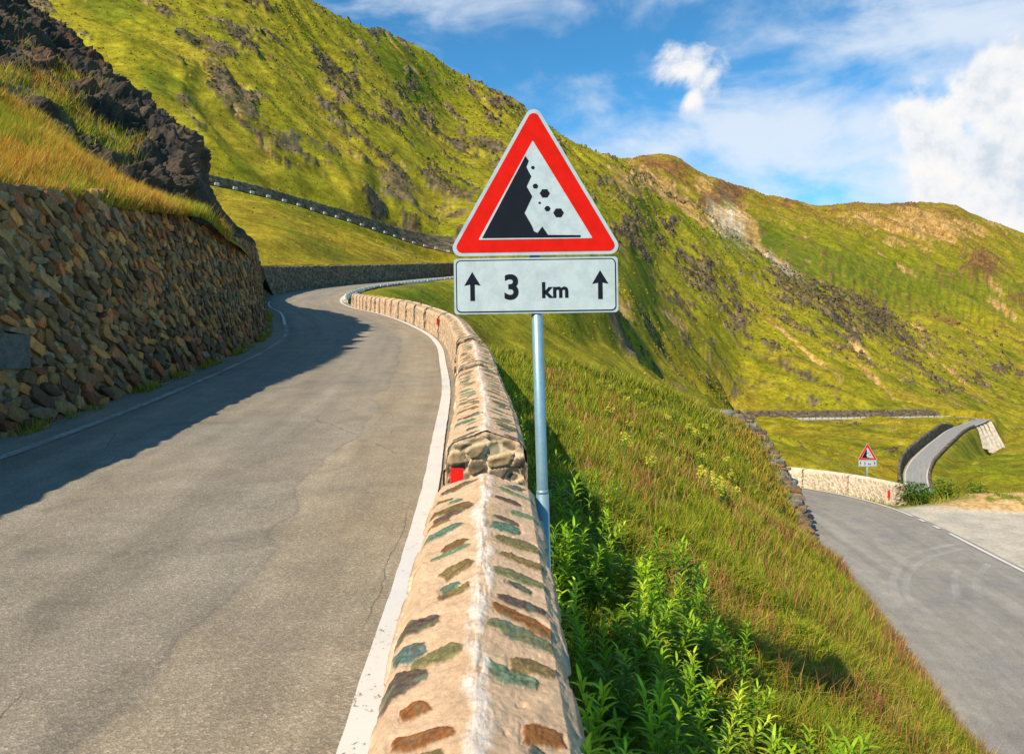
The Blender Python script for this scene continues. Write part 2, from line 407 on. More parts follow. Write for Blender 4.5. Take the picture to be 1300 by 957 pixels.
# rocks, scree and dry grass where the mountain shows them
rocks = [(60,20,60,12,35,.5),(215,25,55,14,35,.7),(245,55,32,12,30,.8),(275,72,30,10,40,.8),(225,88,24,9,30,.8),(285,110,60,24,50,.85),(320,150,55,24,50,.8),(365,190,50,20,40,.8),(330,8,32,10,20,1),(345,20,20,9,0,1),
 (310,62,45,13,35,.9),(360,60,40,10,30,.9),(425,100,55,15,35,1),(455,112,28,12,30,1),(470,80,26,8,35,.7),(475,48,14,8,10,.9),(515,118,16,30,-5,.8),(505,152,34,20,45,1),(495,165,40,14,40,.8),(425,135,32,14,45,.9),(462,175,36,14,60,.9),
 (492,215,64,14,50,1),(578,242,42,22,50,1),(560,228,34,24,40,.9),(605,112,12,7,0,.9),(620,150,22,12,40,.9),(640,140,20,16,40,1),(660,165,20,10,30,1),(420,225,60,18,35,.7),(480,262,56,14,32,.9),(545,285,44,14,25,1),(350,215,50,14,35,.55),(590,300,30,10,10,.9),(250,150,50,12,40,.5),
 (800,300,26,24,50,1.05),(818,325,26,10,50,1),(846,302,14,22,30,1.05),(860,330,20,9,45,1),(886,345,44,20,42,1.05),(905,352,30,14,42,1.05),(935,385,48,13,42,.9),(872,395,52,14,45,.8),(800,445,34,9,28,1),(825,422,50,12,42,.6),(930,405,50,12,42,.7),
 (1005,368,50,22,42,1.05),(1060,395,50,24,42,1.1),(1110,405,44,20,42,1.1),(1140,430,44,12,42,.9),(990,455,34,9,40,1),(1015,470,44,14,45,.9),(1058,500,26,9,50,.8),(1165,465,60,11,42,.8),(1210,500,40,9,35,.6),(1248,338,24,19,0,1.5),(1235,352,30,10,0,.9),(1292,382,18,12,0,1),(1272,472,16,8,0,1),(1240,485,30,7,25,.7),(1100,300,30,5,10,.5),
 (780,250,44,9,45,.6),(760,235,30,7,45,.6),(820,232,24,8,40,.5),(850,222,22,9,20,1),(815,214,16,7,0,.8),(925,247,28,10,-8,1.7),(905,256,18,8,-20,1.6),(835,214,30,7,12,1.5),(1004,262,18,5,0,1),(1060,270,30,4,0,.7),(1150,266,46,5,4,1),(1205,275,36,8,22,.8),(870,212,22,6,20,.8),
 (1135,583,9,9,40,1),(1150,596,8,6,50,.7)]
tans = [(845,246,56,13,32,1),(800,238,30,8,40,.9),(790,222,26,6,30,.7),(905,275,22,24,-30,.9),(945,285,14,34,-25,1.1),(925,280,26,20,0,.8),(965,318,50,5,35,.9),(985,250,50,7,14,.9),(1010,290,60,4,35,.5),(895,240,26,9,10,.7),(858,412,20,5,40,1.2),(846,402,30,4,42,.7),
 (1110,285,70,20,8,.62),(1180,290,60,26,15,.85),(1230,290,44,8,25,.7),(1150,315,50,8,10,.6),(1262,365,24,4,40,.9),(1075,392,90,3,42,.7),(1000,430,110,3.2,40,.8),(1105,480,70,3.5,42,.8),(1200,470,90,3,40,.7),(1272,393,26,5,38,1),(1165,420,20,4,40,.7),(1050,345,60,3,24,.5),(1140,340,40,4,30,.8),(905,470,44,6,40,.5),
 (305,130,18,30,-10,.8),(340,185,40,14,45,.5),(520,70,5,3,0,.2),(515,75,42,3,50,.8),(545,300,60,6,20,.45),(350,240,60,5,30,.4),(1265,290,44,5,24,.6),(1075,430,80,4,42,.6),(785,395,60,8,42,.6)]
def feats(L):
    m = np.zeros_like(PX)
    for cx_, cy_, rx, ry, a, s in L:
        a = math.radians(a); dx, dy = PX-cx_, PY-cy_
        u = (dx*math.cos(a)+dy*math.sin(a))/rx; v = (-dx*math.sin(a)+dy*math.cos(a))/ry
        m = np.maximum(m, s*np.exp(-(u*u+v*v)*.8))
    return m
rn = fbm(TX/14, TY/14, TZ/14, 5, .6); rn2 = fbm(ac/7, al/20, TZ/12, 4, .6)
rmask0 = feats(rocks)
rn3 = fbm(TX/5, TY/5, TZ/5, 4, .6); rockv = rmask0*.80+rn*1.15+rn2*.8+rn3*.55-.52
bgrock = fbm(ac/30, al/80, None, 3)+rn*1.25+rn2*.55+rn3*.7-.36
rock = sstep(.0, .16, np.maximum(rockv, bgrock*.8*sstep(120, 200, D_)*(PY < 520)))
tmask = feats(tans)+rn*.5+rn2*.35
tan_ = sstep(.42, .62, np.maximum(tmask, (rn2*.9+rn3*.7+rn*.5)*sstep(100, 200, D_)+.02))*(1-rock)
# rock stands out of the slope
crag = (1-np.abs(fbm(TX/5, TY/5, TZ/5, 4, .6))*2.2); crag2 = np.abs(fbm(TX/13+5, TY/13, TZ/8, 3, .6))
ra = np.clip(D_/260, .3, 2.6)
dz += rock*(crag*1.5+crag2*3.2-.6)*ra*(.3+.7*att(6))
dz -= tan_*.7*ra*(1+fine)
# cut and fill along the roads
WALLZ = {}
def conform(path, left, right, bl, br, drop=.14, lo=0, hi=1e9, up=None):
    global TZ
    s = path.s; m = (s >= lo) & (s <= hi); k = np.where(m)[0][::3]
    p = path.p[k]; t = path.t[k]
    bx0, bx1, by0, by1 = p[:, 0].min()-25, p[:, 0].max()+25, p[:, 1].min()-25, p[:, 1].max()+25
    sel = np.where((TX > bx0) & (TX < bx1) & (TY > by0) & (TY < by1))
    x, y = TX[sel], TY[sel]
    best = np.full(x.shape, 1e9); bi = np.zeros(x.shape, int)
    for i in range(len(p)):
        d = (x-p[i, 0])**2+(y-p[i, 1])**2; q = d < best; best[q] = d[q]; bi[q] = i
    o = (x-p[bi, 0])*t[bi, 1]-(y-p[bi, 1])*t[bi, 0]
    over = np.where(o < 0, np.sqrt(best)-left, np.sqrt(best)-right)
    w = np.where(o < 0, 1-sstep(0, bl, over), 1-sstep(0, br, over))
    end = (bi > 0) & (bi < len(p)-1); w = w*end
    z = TZ[sel]+dzs[sel]*sstep(.5, 9, over)
    if up:          # made ground behind the retaining wall
        us = (o < 0) == (up[0] < 0); z = np.where(us, lerp(p[bi, 2]+up[1], z, sstep(.3, up[2], over)), z)
    TZ[sel] = lerp(z, p[bi, 2]-drop, w); dzs[sel] = 0
    road_near[sel] = np.maximum(road_near[sel], np.clip(1-over/6, 0, 1))
dzs = dz.copy(); road_near = np.zeros_like(TZ)
conform(UP, WID+.9, 1.3, .35, 7, lo=UP.s_at_y(35), up=(-1, 2.3, 9))
conform(HP, .75, WID+1.0, 1.6, .35, up=(1, 3.3, 10))
hpin = SR.s[np.argmax(SR.p[:, 1])]-10
conform(SR, 3.2, 3.0, 1.2, 6, drop=.2, hi=hpin)
conform(SR, 4.2, 3.6, 9, .5, drop=.35, lo=hpin-4, up=(1, 3.4, 14))
TZ = TZ+dzs

# colours
g1 = lin(130,122,24); g2 = lin(82,92,14); g3 = lin(152,130,40); g4 = lin(66,88,18)
n1 = fbm(TX/40, TY/40, None, 4)*.5+.5+fbm(ac/9, al/50, None, 4)*.5
C = clerp(g1, g3, sstep(.35, .95, n1))
C = lerp(C, np.array(g4), (sstep(.45, .1, n1)*.75)[..., None])
C = lerp(C, np.array(g2), (sstep(.0, .45, rn2)*.5)[..., None])
# the darker, greener bowl and the yellower meadows
C = lerp(C, np.array(lin(74,98,16)), (feats([(960,300,60,30,30,.8),(1050,340,120,40,10,.5),(1150,360,160,30,5,.5),(560,40,90,30,20,.6),(520,90,50,40,40,.5),(1260,600,60,30,0,.4),(520,385,50,12,10,.8),(1040,560,100,10,0,.3)])[..., None]))
C = lerp(C, np.array(lin(146,118,30)), (feats([(330,290,90,22,30,.5),(430,310,90,10,20,.6),(540,330,60,8,0,.5),(860,470,80,14,30,.5),(1000,560,90,14,0,.3),(290,230,60,10,30,.4),(780,400,60,20,40,.35)])*(.6+n1*.5))[..., None])
rockc = clerp(lin(52,41,32), lin(118,97,70), sstep(-.3, .4, rn+.5*fine)); rockc = lerp(rockc, np.array(lin(84,80,78)), (sstep(0, .5, rn2)*.6)[..., None]); rockc = lerp(rockc, np.array(lin(86,84,30)), (sstep(.05, .35, fbm(TX/4, TY/4, TZ/4, 3))*.7)[..., None])
brown = np.array(lin(128,84,44)); farm = sstep(600, 900, D_)
brm = feats([(1150,282,95,22,8,1.1),(1215,292,40,20,30,.9),(860,222,50,13,28,1.1),(925,246,30,12,0,1.2),(1000,266,60,9,12,1.),(820,222,40,12,30,.8),(1060,278,40,8,0,.7),(1270,300,30,6,25,.7),(850,250,60,14,32,.6)])
C = lerp(C, clerp(lin(132,92,42), lin(118,96,34), sstep(-.2, .3, rn2)), (np.clip(brm*(.75+rn*1.2), 0, 1)*sstep(500, 700, D_))[..., None])
rockc = lerp(rockc, brown, (farm*.6)[..., None])
tanc = clerp(lin(160,118,58), lin(198,160,104), sstep(-.3, .4, fine+rn)); 
rockc = rockc*(1+.9*rn3+.4*fine)[..., None]
C = C*1.06*(1+.3*rn3+.2*rn2)[..., None]
C = lerp(C, rockc, rock[..., None]*.92); C = lerp(C, tanc, tan_[..., None]*.85)
C = lerp(C, np.array(lin(205,190,165)), (feats([(932,285,9,22,-20,.9),(918,285,5,20,-10,.8),(985,335,26,3,38,.9),(905,275,5,16,-10,.6)])*sstep(-.4, .2, rn2))[..., None])
C = np.clip(C, .005, 1)
M_ter = mat_vc('mountain_grass_and_rock', (.12, .5, 2.6), .36, 1., .35, .95, .1, 12)
hill = grid_obj('hillside', np.stack([TX, TY, TZ], -1), M_ter, col=C)
tag(hill, kind='structure')
# sample the ground beneath a point
def ter_z(x, y):
    px = HX+F*x/y; c = int(np.clip(np.searchsorted(pxs, px), 1, len(pxs)-1))
    return float(np.interp(y, TY[:, c], TZ[:, c]))

# rubble blocks lying on the rocky ground: too many to count
def rock_proto(seed, n=1):
    r = np.random.default_rng(seed); bm = []
    V = np.array([(x, y, z) for x in (-1, 0, 1) for y in (-1, 0, 1) for z in (-1, 0, 1) if (x, y, z) != (0, 0, 0)], float)
    V /= np.linalg.norm(V, axis=1)[:, None]**.6
    V += r.normal(size=V.shape)*.16; return V
import bmesh
protos = []
for k in range(6):
    bm = bmesh.new()
    for v in rock_proto(k): bm.verts.new(v)
    bmesh.ops.convex_hull(bm, input=bm.verts[:]); bmesh.ops.delete(bm, geom=[v for v in bm.verts if not v.link_faces], context='VERTS')
    bmesh.ops.triangulate(bm, faces=bm.faces[:]); bm.verts.index_update()
    protos.append((np.array([v.co[:] for v in bm.verts]), np.array([[v.index for v in f.verts] for f in bm.faces]))); bm.free()
def rubble(name, pts, sizes, cols, mat, **k):
    Vs, Fs, Cs = [], [], []; n = 0
    pk = RNG.integers(0, 6, len(pts)); yaw = RNG.uniform(0, 6.28, len(pts)); asp = RNG.uniform(.5, 1.2, (len(pts), 3))
    for j in range(6):
        m = np.where(pk == j)[0]
        if not len(m): continue
        v, f = protos[j]
        W_ = v[None]*asp[m][:, None]*sizes[m][:, None, None]
        c, s = np.cos(yaw[m])[:, None], np.sin(yaw[m])[:, None]
        X = W_[..., 0]*c-W_[..., 1]*s; Y = W_[..., 0]*s+W_[..., 1]*c
        W_ = np.stack([X, Y, W_[..., 2]], -1)+pts[m][:, None]
        Vs.append(W_.reshape(-1, 3)); Cs.append(np.repeat(cols[m], len(v), 0))
        Fs.append((f[None]+(np.arange(len(m))*len(v))[:, None, None]+n).reshape(-1, 3)); n += len(m)*len(v)
    return mesh_obj(name, np.concatenate(Vs), np.concatenate(Fs), mat, col=np.concatenate(Cs), smooth=False, **k)
inframe = (PX > -30) & (PX < 1330) & (PY > -30) & (PY < 640) & (road_near < .3)
cand = np.where((rock > .5) & inframe & (D_ > 110) & (D_ < 800)); idx = RNG.choice(len(cand[0]), 7000, replace=False)
ii = (cand[0][idx], cand[1][idx])
pts = np.stack([TX[ii], TY[ii], TZ[ii]], -1); sz = D_[ii]/F*RNG.uniform(.4, 2.0, 7000)**1.3*.8
ro = rubble('rock_rubble', pts, sz, np.clip(rockc[ii]*RNG.uniform(.55, 1.25, (7000, 1)), 0, 1), mat_vc('rubble', (3.,), .3, .5, .1))
tag(ro, 'dark rock outcrops and rubble strewn over the green mountainside', 'rocks', kind='stuff')
# tussocks and low scrub on the slopes
cand = np.where((rock < .4) & (tan_ < .4) & inframe & (D_ > 75) & (D_ < 700)); NT_ = 26000; idx = RNG.choice(len(cand[0]), NT_, replace=False)
ii = (cand[0][idx], cand[1][idx]); pts = np.stack([TX[ii], TY[ii], TZ[ii]], -1)
keep = fbm(TX[ii]/25, TY[ii]/25)+RNG.uniform(-.4, .4, NT_) > 0; pts = pts[keep]; dd = D_[ii][keep]; cc = C[ii][keep]
sz = dd/F*RNG.uniform(.6, 1.9, len(pts))
ro = rubble('alpine_scrub', pts-np.stack([0*sz, 0*sz, sz*.35], -1), sz, np.clip(cc*RNG.uniform(.45, 1.25, (len(pts), 1)), 0, 1), mat_vc('scrub', (3.,), .3, .6, .1))
tag(ro, 'low tussocks and scrub scattered over the green slopes', 'scrub', kind='stuff')
# ---------- ribbons of road ----------
def ribbon(name, path, s0, s1, o0, o1, z, mat, ds=.25, nw=8, crown=.0, jit=0, dz=None, **k):
    n = max(2, int((s1-s0)/ds)); s = np.linspace(s0, s1, n)
    o = np.linspace(0, 1, nw)
    G = np.zeros((n, nw, 3)); uv = np.zeros((n, nw, 2))
    a = np.full(n, o0, float); b = np.full(n, o1, float)
    if jit:
        a = a+jit*fbm(s*3, s*0+1, None, 4); b = b+jit*fbm(s*3, s*0+7, None, 4)
    for j in range(nw):
        off = lerp(a, b, o[j]); G[:, j] = path.off(s, off, z)
        if dz: G[:, j, 2] += dz(off, s)
        uv[:, j, 0] = off; uv[:, j, 1] = s
    return grid_obj(name, G, mat, uv=uv, flip=False, **k)

def mat_asphalt(name, base, warm, patchy=True, fineamt=.5, seam=None):
    m = NT(name); pos = m.pos()
    uv = m.n('ShaderNodeUVMap').outputs[0]
    big = m.noise(pos, .35, 5, .6); mid = m.noise(pos, 2.5, 6, .65)
    agg = m.n('ShaderNodeTexVoronoi', i_Vector=pos, i_Scale=95.); ag = agg.outputs['Distance']; agc = m.n('ShaderNodeSeparateColor', i_Color=agg.outputs['Color']).outputs[0]
    fine = m.noise(pos, 60, 5, .7)
    c = m.mix(m.ramp(big, [(.35, 0), (.65, 1)]), base, warm)
    c = m.mix(1., c, m.ramp(mid, [(.25, .8), (.75, 1.18)]), 'MULTIPLY')
    c = m.mix(1., c, m.ramp(fine, [(.3, 1-fineamt*.6), (.7, 1+fineamt*.6)]), 'MULTIPLY')
    c = m.mix(1., c, m.ramp(agc, [(.0, 1-fineamt*.55), (.55, 1.), (.86, 1.15), (1, 1.15+fineamt*.9)]), 'MULTIPLY')
    sx = m.n('ShaderNodeSeparateXYZ', i_Vector=uv)
    # wheel tracks run along the road
    st = m.n('ShaderNodeMapping', i_Vector=uv); st.inputs['Scale'].default_value = (2.2, .12, 1)
    c = m.mix(1., c, m.ramp(m.noise(st.outputs[0], 1.0, 4, .6), [(.3, .80), (.7, 1.16)]), 'MULTIPLY')
    h = m.math('ADD', m.math('MULTIPLY', ag, .6), m.math('MULTIPLY', fine, .8))
    if patchy:
        # coarse worn strip on the wall side, and smoother dark patches
        rough = m.math('MULTIPLY', m.ramp(m.math('ADD', m.math('MULTIPLY', sx.outputs[0], -.25), m.math('MULTIPLY', m.noise(pos, 1.1, 5, .6), .9)), [(1.05, 0), (1.25, 1)]), 1.)
        v2 = m.n('ShaderNodeTexVoronoi', i_Vector=pos, i_Scale=38.)
        c = m.mix(rough, c, m.mix(1., c, m.ramp(v2.outputs['Distance'], [(.1, 1.35), (.45, .62)]), 'MULTIPLY'))
        h = m.math('ADD', h, m.math('MULTIPLY', rough, m.math('MULTIPLY', v2.outputs['Distance'], -1.5)))
        pt = m.ramp(m.noise(pos, .9, 3, .5, 1.), [(.6, 0), (.76, 1)])
        c = m.mix(m.math('MULTIPLY', pt, .4), c, lin(88, 80, 72))
        mm = m.n('ShaderNodeMapping', i_Vector=uv); mm.inputs['Scale'].default_value = (1, .45, 1)
        crk = m.n('ShaderNodeTexVoronoi', feature='DISTANCE_TO_EDGE', i_Scale=.55); wv = m.mix(.12, mm.outputs[0], m.n('ShaderNodeTexNoise', i_Vector=uv, i_Scale=1.6, i_Detail=8., i_Roughness=.7).outputs['Color'])
        m.l(wv, crk.inputs['Vector'])
        cm = m.ramp(crk.outputs['Distance'], [(.0, .8), (.0032, 0)])
        cm = m.math('MULTIPLY', cm, m.ramp(m.noise(pos, .7, 2), [(.56, 0), (.6, 1)]))
        c = m.mix(m.math('MULTIPLY', cm, .4), c, lin(50, 44, 38)); h = m.math('SUBTRACT', h, m.math('MULTIPLY', cm, 1.2))
    if seam is not None:
        wob = m.math('MULTIPLY', m.math('SUBTRACT', m.n('ShaderNodeTexNoise', i_Vector=uv, i_Scale=.5, i_Detail=8., i_Roughness=.6).outputs['Fac'], .5), .9)
        dd = m.math('ABSOLUTE', m.math('SUBTRACT', m.math('ADD', sx.outputs[0], wob), seam))
        sm = m.ramp(dd, [(.0, .6), (.007, .4), (.015, .15), (.05, 0)])
        c = m.mix(m.math('MULTIPLY', sm, m.ramp(m.noise(pos, 1.3, 3), [(.35, .12), (.6, .5)])), c, lin(70, 60, 50))
        side = m.ramp(m.math('MULTIPLY', m.math('SUBTRACT', m.math('ADD', sx.outputs[0], wob), seam), 20.), [(.0, 0), (1., 1)])
        c = m.mix(1., c, m.mix(side, (.93, .94, .96), (1.06, 1.03, .98)), 'MULTIPLY')
    return m.done(c, m.ramp(fine, [(.3, .75), (.7, .95)]), m.bump(h, .7, .006), .3)
M_asph = mat_asphalt('worn_asphalt', lin(140, 130, 114), lin(150, 137, 116), True, .36, -1.05)
M_asph2 = mat_asphalt('grey_asphalt', lin(140, 134, 126), lin(152, 144, 130), False, .35)
M_asph3 = mat_asphalt('far_asphalt', lin(150, 146, 140), lin(150, 146, 140), False, .1)
def mat_line():
    m = NT('road_paint'); pos = m.pos()
    a = m.noise(pos, 34, 6, .7); b = m.noise(pos, 3, 4, .6)
    f = m.ramp(m.math('ADD', m.math('MULTIPLY', a, .7), m.math('MULTIPLY', b, .3)), [(.37, 1), (.42, 0)])
    c = m.mix(f, m.mix(b, lin(196, 190, 182), lin(220, 214, 206)), lin(120, 112, 100))
    return m.done(c, .7, m.bump(a, .3, .004), .3)
M_line = mat_line()
def tagz(o): return tag(o, kind='structure')
yb = UP.s_at_y(50)
tagz(ribbon('road', UP, 0, UP.len, -WID-.35, .42, 0, M_asph, .2, 40, dz=lambda o, s: .012*fbm(o*1.5, s*.8, None, 3)-.02*sstep(.15, .42, o)))
tagz(ribbon('road_line', UP, 0, UP.len, -.07, .075, .006+.012, M_line, .05, 3, jit=.012))
def mat_faded():
    m = NT('faded_road_paint'); pos = m.pos(); a = m.noise(pos, 22, 6, .75); b = m.noise(pos, .8, 4, .6)
    m.done(lin(190, 182, 168), .8)
    m.l(m.ramp(m.math('ADD', m.math('MULTIPLY', a, .6), m.math('MULTIPLY', b, .5)), [(.40, .05), (.62, .8)]), m.b.inputs['Alpha']); return m.m
M_fade = mat_faded()
tagz(ribbon('road_line', UP, UP.s_at_y(4), UP.s_at_y(28), -WID+.50, -WID+.62, .02, M_fade, .1, 2, jit=.02))
tagz(ribbon('road_line', UP, UP.s_at_y(26), UP.s_at_y(46), -WID+.50, -WID+.60, .021, M_line, .1, 2, jit=.02))
tagz(ribbon('road', HP, 0, HP.len, -.9, WID+.9, 0, M_asph3, 1., 4))
tagz(ribbon('road', SR, 0, SR.len, -2.75, 2.75, 0, M_asph3, 1., 6))
tagz(ribbon('road_line', SR, 0, SR.s_at_px(1230), -2.45, -2.2, .03, M_line, 1., 2))
tagz(ribbon('road_line', SR, 0, SR.len, 2.2, 2.45, .03, M_line, 1., 2))
LW = 5.7
tagz(ribbon('road', LO, 0, LO.len, -LW-.6, .22, .0, M_asph2, .3, 24, dz=lambda o, s: .01*fbm(o, s*.6, None, 3)))
# lower road: edge line, broken where the gravel lay-by opens
sA, sB = LO.s_at_px(1203, LO.s_at_y(19), LO.s_at_y(29)), LO.s_at_px(1158, LO.s_at_y(22), LO.s_at_y(31.))
tagz(ribbon('road_line', LO, 0, sA-.1, -.07, .07, .025, M_line, .1, 3, jit=.01))
for k in range(2):
    q = sA+(sB-sA)*(.22+.42*k); tagz(ribbon('road_line', LO, q, q+(sB-sA)*.17, -.07, .07, .025, M_line, .1, 3, jit=.01))
tagz(ribbon('road_line', LO, sB, LO.len, -.07, .07, .025, M_line, .1, 3, jit=.01))
# tyre arcs left by turning cars
mt = NT('tyre_scuff'); ps = mt.pos(); mt.done(mt.mix(mt.ramp(mt.noise(ps, 2, 5, .7), [(.35, 0), (.6, 1)]), lin(214, 206, 196), lin(226, 220, 210)), .8); mt.b.inputs['Alpha'].default_value = 1
f_ = mt.ramp(mt.noise(ps, 2.5, 3, .5), [(.25, .02), (.75, .24)]); mt.l(f_, mt.b.inputs['Alpha'])
def arc(pts, w_):
    p = Path([(*a, -6.975) for a in pts], .1); return tagz(ribbon('tyre_mark', p, 0, p.len, -w_/2, w_/2, 0, mt.m, .15, 3, jit=.02))
g = lambda x, y: P(x, y, 6.975*F/(y-HY))[:2]
arc([g(1215,690), g(1170,700), g(1140,722), g(1134,745), g(1148,775)], .22); arc([g(1222,696), g(1180,708), g(1155,728), g(1150,750), g(1160,770)], .18)
arc([g(1222,716), g(1212,735), g(1216,760)], .2); arc([g(1255,716), g(1240,735), g(1242,758)], .2)

# ---------- stone walls ----------
pal_dark = [lin(134,84,44), lin(150,98,48), lin(92,64,40), lin(166,118,54), lin(82,66,46), lin(110,86,52), lin(172,120,52), lin(124,104,58), lin(98,78,52), lin(136,74,42), lin(84,74,44), lin(96,92,74), lin(158,84,36), lin(112,90,58), lin(66,50,38), lin(132,106,64), lin(58,46,38), lin(72,60,44)]
pal_grey = [lin(112,98,78), lin(128,112,88), lin(98,86,70), lin(142,124,94), lin(90,82,72)]
SL = (UP.s_at_y(8.75), .98)
def stones(u, v, su, sv, tilt, pal, mortar, depth, mw=.10, seed=0, rough=1.):
    """dry rubble masonry: colour and relief for points (u along, v up) of a face"""
    t = math.radians(tilt); a, b = u*math.cos(t)-v*math.sin(t), u*math.sin(t)+v*math.cos(t)
    a = a+.05*fbm(u*4+seed, v*4, None, 3)*su*6; b = b+.05*fbm(u*4, v*4+seed+9, None, 3)*sv*6
    big = sstep(.05, .3, fbm(u*.7+seed, v*.9, None, 2))
    f1, f2, i, j = voronoi(a/su+seed*13, b/sv)
    e = f2-f1
    h1, h2, h3 = hrand(i, j, 5), hrand(i, j, 6), hrand(i, j, 7)
    st_ = sstep(mw*.45, mw*.8, e)
    round_ = sstep(0, .34, e)**.7
    h4 = hrand(i, j, 8); du, dv_ = a/su-i-.5-.5*(j % 2), b/sv-j-.5
    plane = (h2-.5)*du*1.1+(h4-.5)*dv_*1.1
    nz = fbm(u*9, v*9, u*0+seed, 5, .6)
    rel = st_*(.30+.45*round_+.55*h3+plane)
    facet = voronoi(a/su*2.3+7, b/sv*1.9+3)[0]
    rel = rel+st_*(.30*(facet-.5))+rough*.16*nz*st_+.08*fbm(u*20, v*20, None, 3)*rough
    rel = np.clip(rel, -.2, 1.7)
    c = pick(pal, h1)*(.5+.6*h2)[..., None]*(1+.42*nz)[..., None]
    c = lerp(c, np.array(lin(128,122,108)), (.25*sstep(.25, .6, fbm(u*3+4, v*3, None, 3)))[..., None])
    mo = np.array(mortar)*(1+.35*fbm(u*12, v*12, None, 3))[..., None]
    out = lerp(mo, c, st_[..., None])
    if seed == 1:        # lime runs, and the big slate near the ground
        out = lerp(out, np.array(lin(190,190,180)), (.5*sstep(.28, .5, fbm(u*1.1+2, v*.35, None, 3)+.35*fbm(u*7, v*7, None, 3)))[..., None])
        m_ = np.abs(u-SL[0])/.34+0*v; m2 = np.abs(v-SL[1]+.12*(u-SL[0]))/.21; k_ = sstep(1.0, .96, np.maximum(m_, m2)+.12*fbm(u*6, v*6, None, 3))
        out = lerp(out, np.array(lin(92,106,108))*(1+.35*nz)[..., None], k_[..., None]); rel = lerp(rel, .75+.15*nz, k_)
    return np.clip(out, .003, 1), rel*depth
M_wall = mat_vc('rubble_masonry', (9., 42.), .28, .8, .03, .92, .2, 8)
M_wallfar = mat_vc('rubble_masonry_far', (3.,), .4, .9, .15, .95, .1, 8)
def wall(name, path, svals, off, hfun, z0, batter, thick, side, su, sv, tilt, pal, mortar, depth, dv, mat, mw=.1, seed=0, coping=None, label=None, cat='wall'):
    """side -1: the wall stands left of the path and faces it; +1: right of it"""
    n = len(svals); H = np.array([hfun(s) for s in svals]); H0 = max(H.max(), .1)
    nf = max(4, int((H0-z0)/dv)); nt = max(3, int(thick/dv/1.5)); nb = 4
    V = []; C = []
    nrm = path.right(svals)*(-side)                 # towards the path side
    for k in range(nf+1):
        t = k/nf; z = z0+(H-z0)*t
        o = side*(off+batter*(z-z0)/(H0-z0))
        G = path.off(svals, o, 0); G[:, 2] += z
        c, r = stones(svals, z, su, sv, tilt, pal, mortar, depth, mw, seed)
        G += nrm*(r)[:, None]*np.clip(1.2-max(0, t-.97)*10, .6, 1); G[:, 2] += (r*.4+.05*fbm(svals*2.5, svals*0+3, None, 4))*(t > .93)
        V.append(G); C.append(c)
    for k in range(1, nt+1):
        t = k/nt
        o = side*(off+batter+thick*t)
        G = path.off(svals, np.full(n, o), 0); G[:, 2] += H+.02
        c, r = stones(svals, H+thick*t, su, sv, tilt, pal, mortar, depth, mw, seed)
        G[:, 2] += r*.7+.05*fbm(svals*2.5, svals*0+3, None, 4); V.append(G); C.append(c*1.15)
    G = path.off(svals, np.full(n, side*(off+batter+thick)), z0); V.append(G); C.append(C[-1])
    A = np.stack(V); K = np.stack(C); m = len(V)
    f = [grid_faces(m, n, side < 0)]
    # ends
    Vf = A.reshape(-1, 3); cf = K.reshape(-1, 3); base = len(Vf); ev = []; ec = []; ef = []
    for e, col in ((0, 0), (1, n-1)):
        loop = np.arange(m)*n+col; cen = A[:, col].mean(0); ci = base+len(ev); ev.append(cen); ec.append(K[:, col].mean(0))
        for q in range(m):
            a, b = loop[q], loop[(q+1) % m]
            tri = [a, b, ci] if (e == 0) == (side < 0) else [b, a, ci]; ef.append(tri)
    f.append(np.array(ef))
    o = mesh_obj(name, np.concatenate([Vf, np.array(ev)]), f, mat, col=np.concatenate([cf, np.array(ec)]))
    if label: tag(o, label, cat)
    return o
def adaptive(path, s0, s1, k, dmin):
    out = [s0]
    while out[-1] < s1:
        p = path.at(out[-1]); out.append(out[-1]+max(dmin, k*np.hypot(p[0], p[1])*1.0))
    out[-1] = s1; return np.array(out)
mort = lin(134,118,92)
sv = adaptive(UP, 0, UP.s_at_y(33.5), .0013, .011)
yy = lambda s: float(UP.at(s)[1])
HW = [(-9, 2.95), (0, 2.95), (8.5, 3.0), (11, 3.15), (14, 3.35), (16, 3.12), (18, 2.98), (22, 2.82), (27, 2.6), (34, 2.3)]
hw = lambda s: float(np.interp(yy(s), [a for a, b in HW], [b for a, b in HW]))
rw = wall('retaining_wall', UP, sv[::3], WID+.12, lambda s: hw(s)-.02, -.25, .38, .42, -1, .30, .125, -22, [lin(170,152,120), lin(150,132,102)], mort, .02, .03, M_wall, .15, 2)
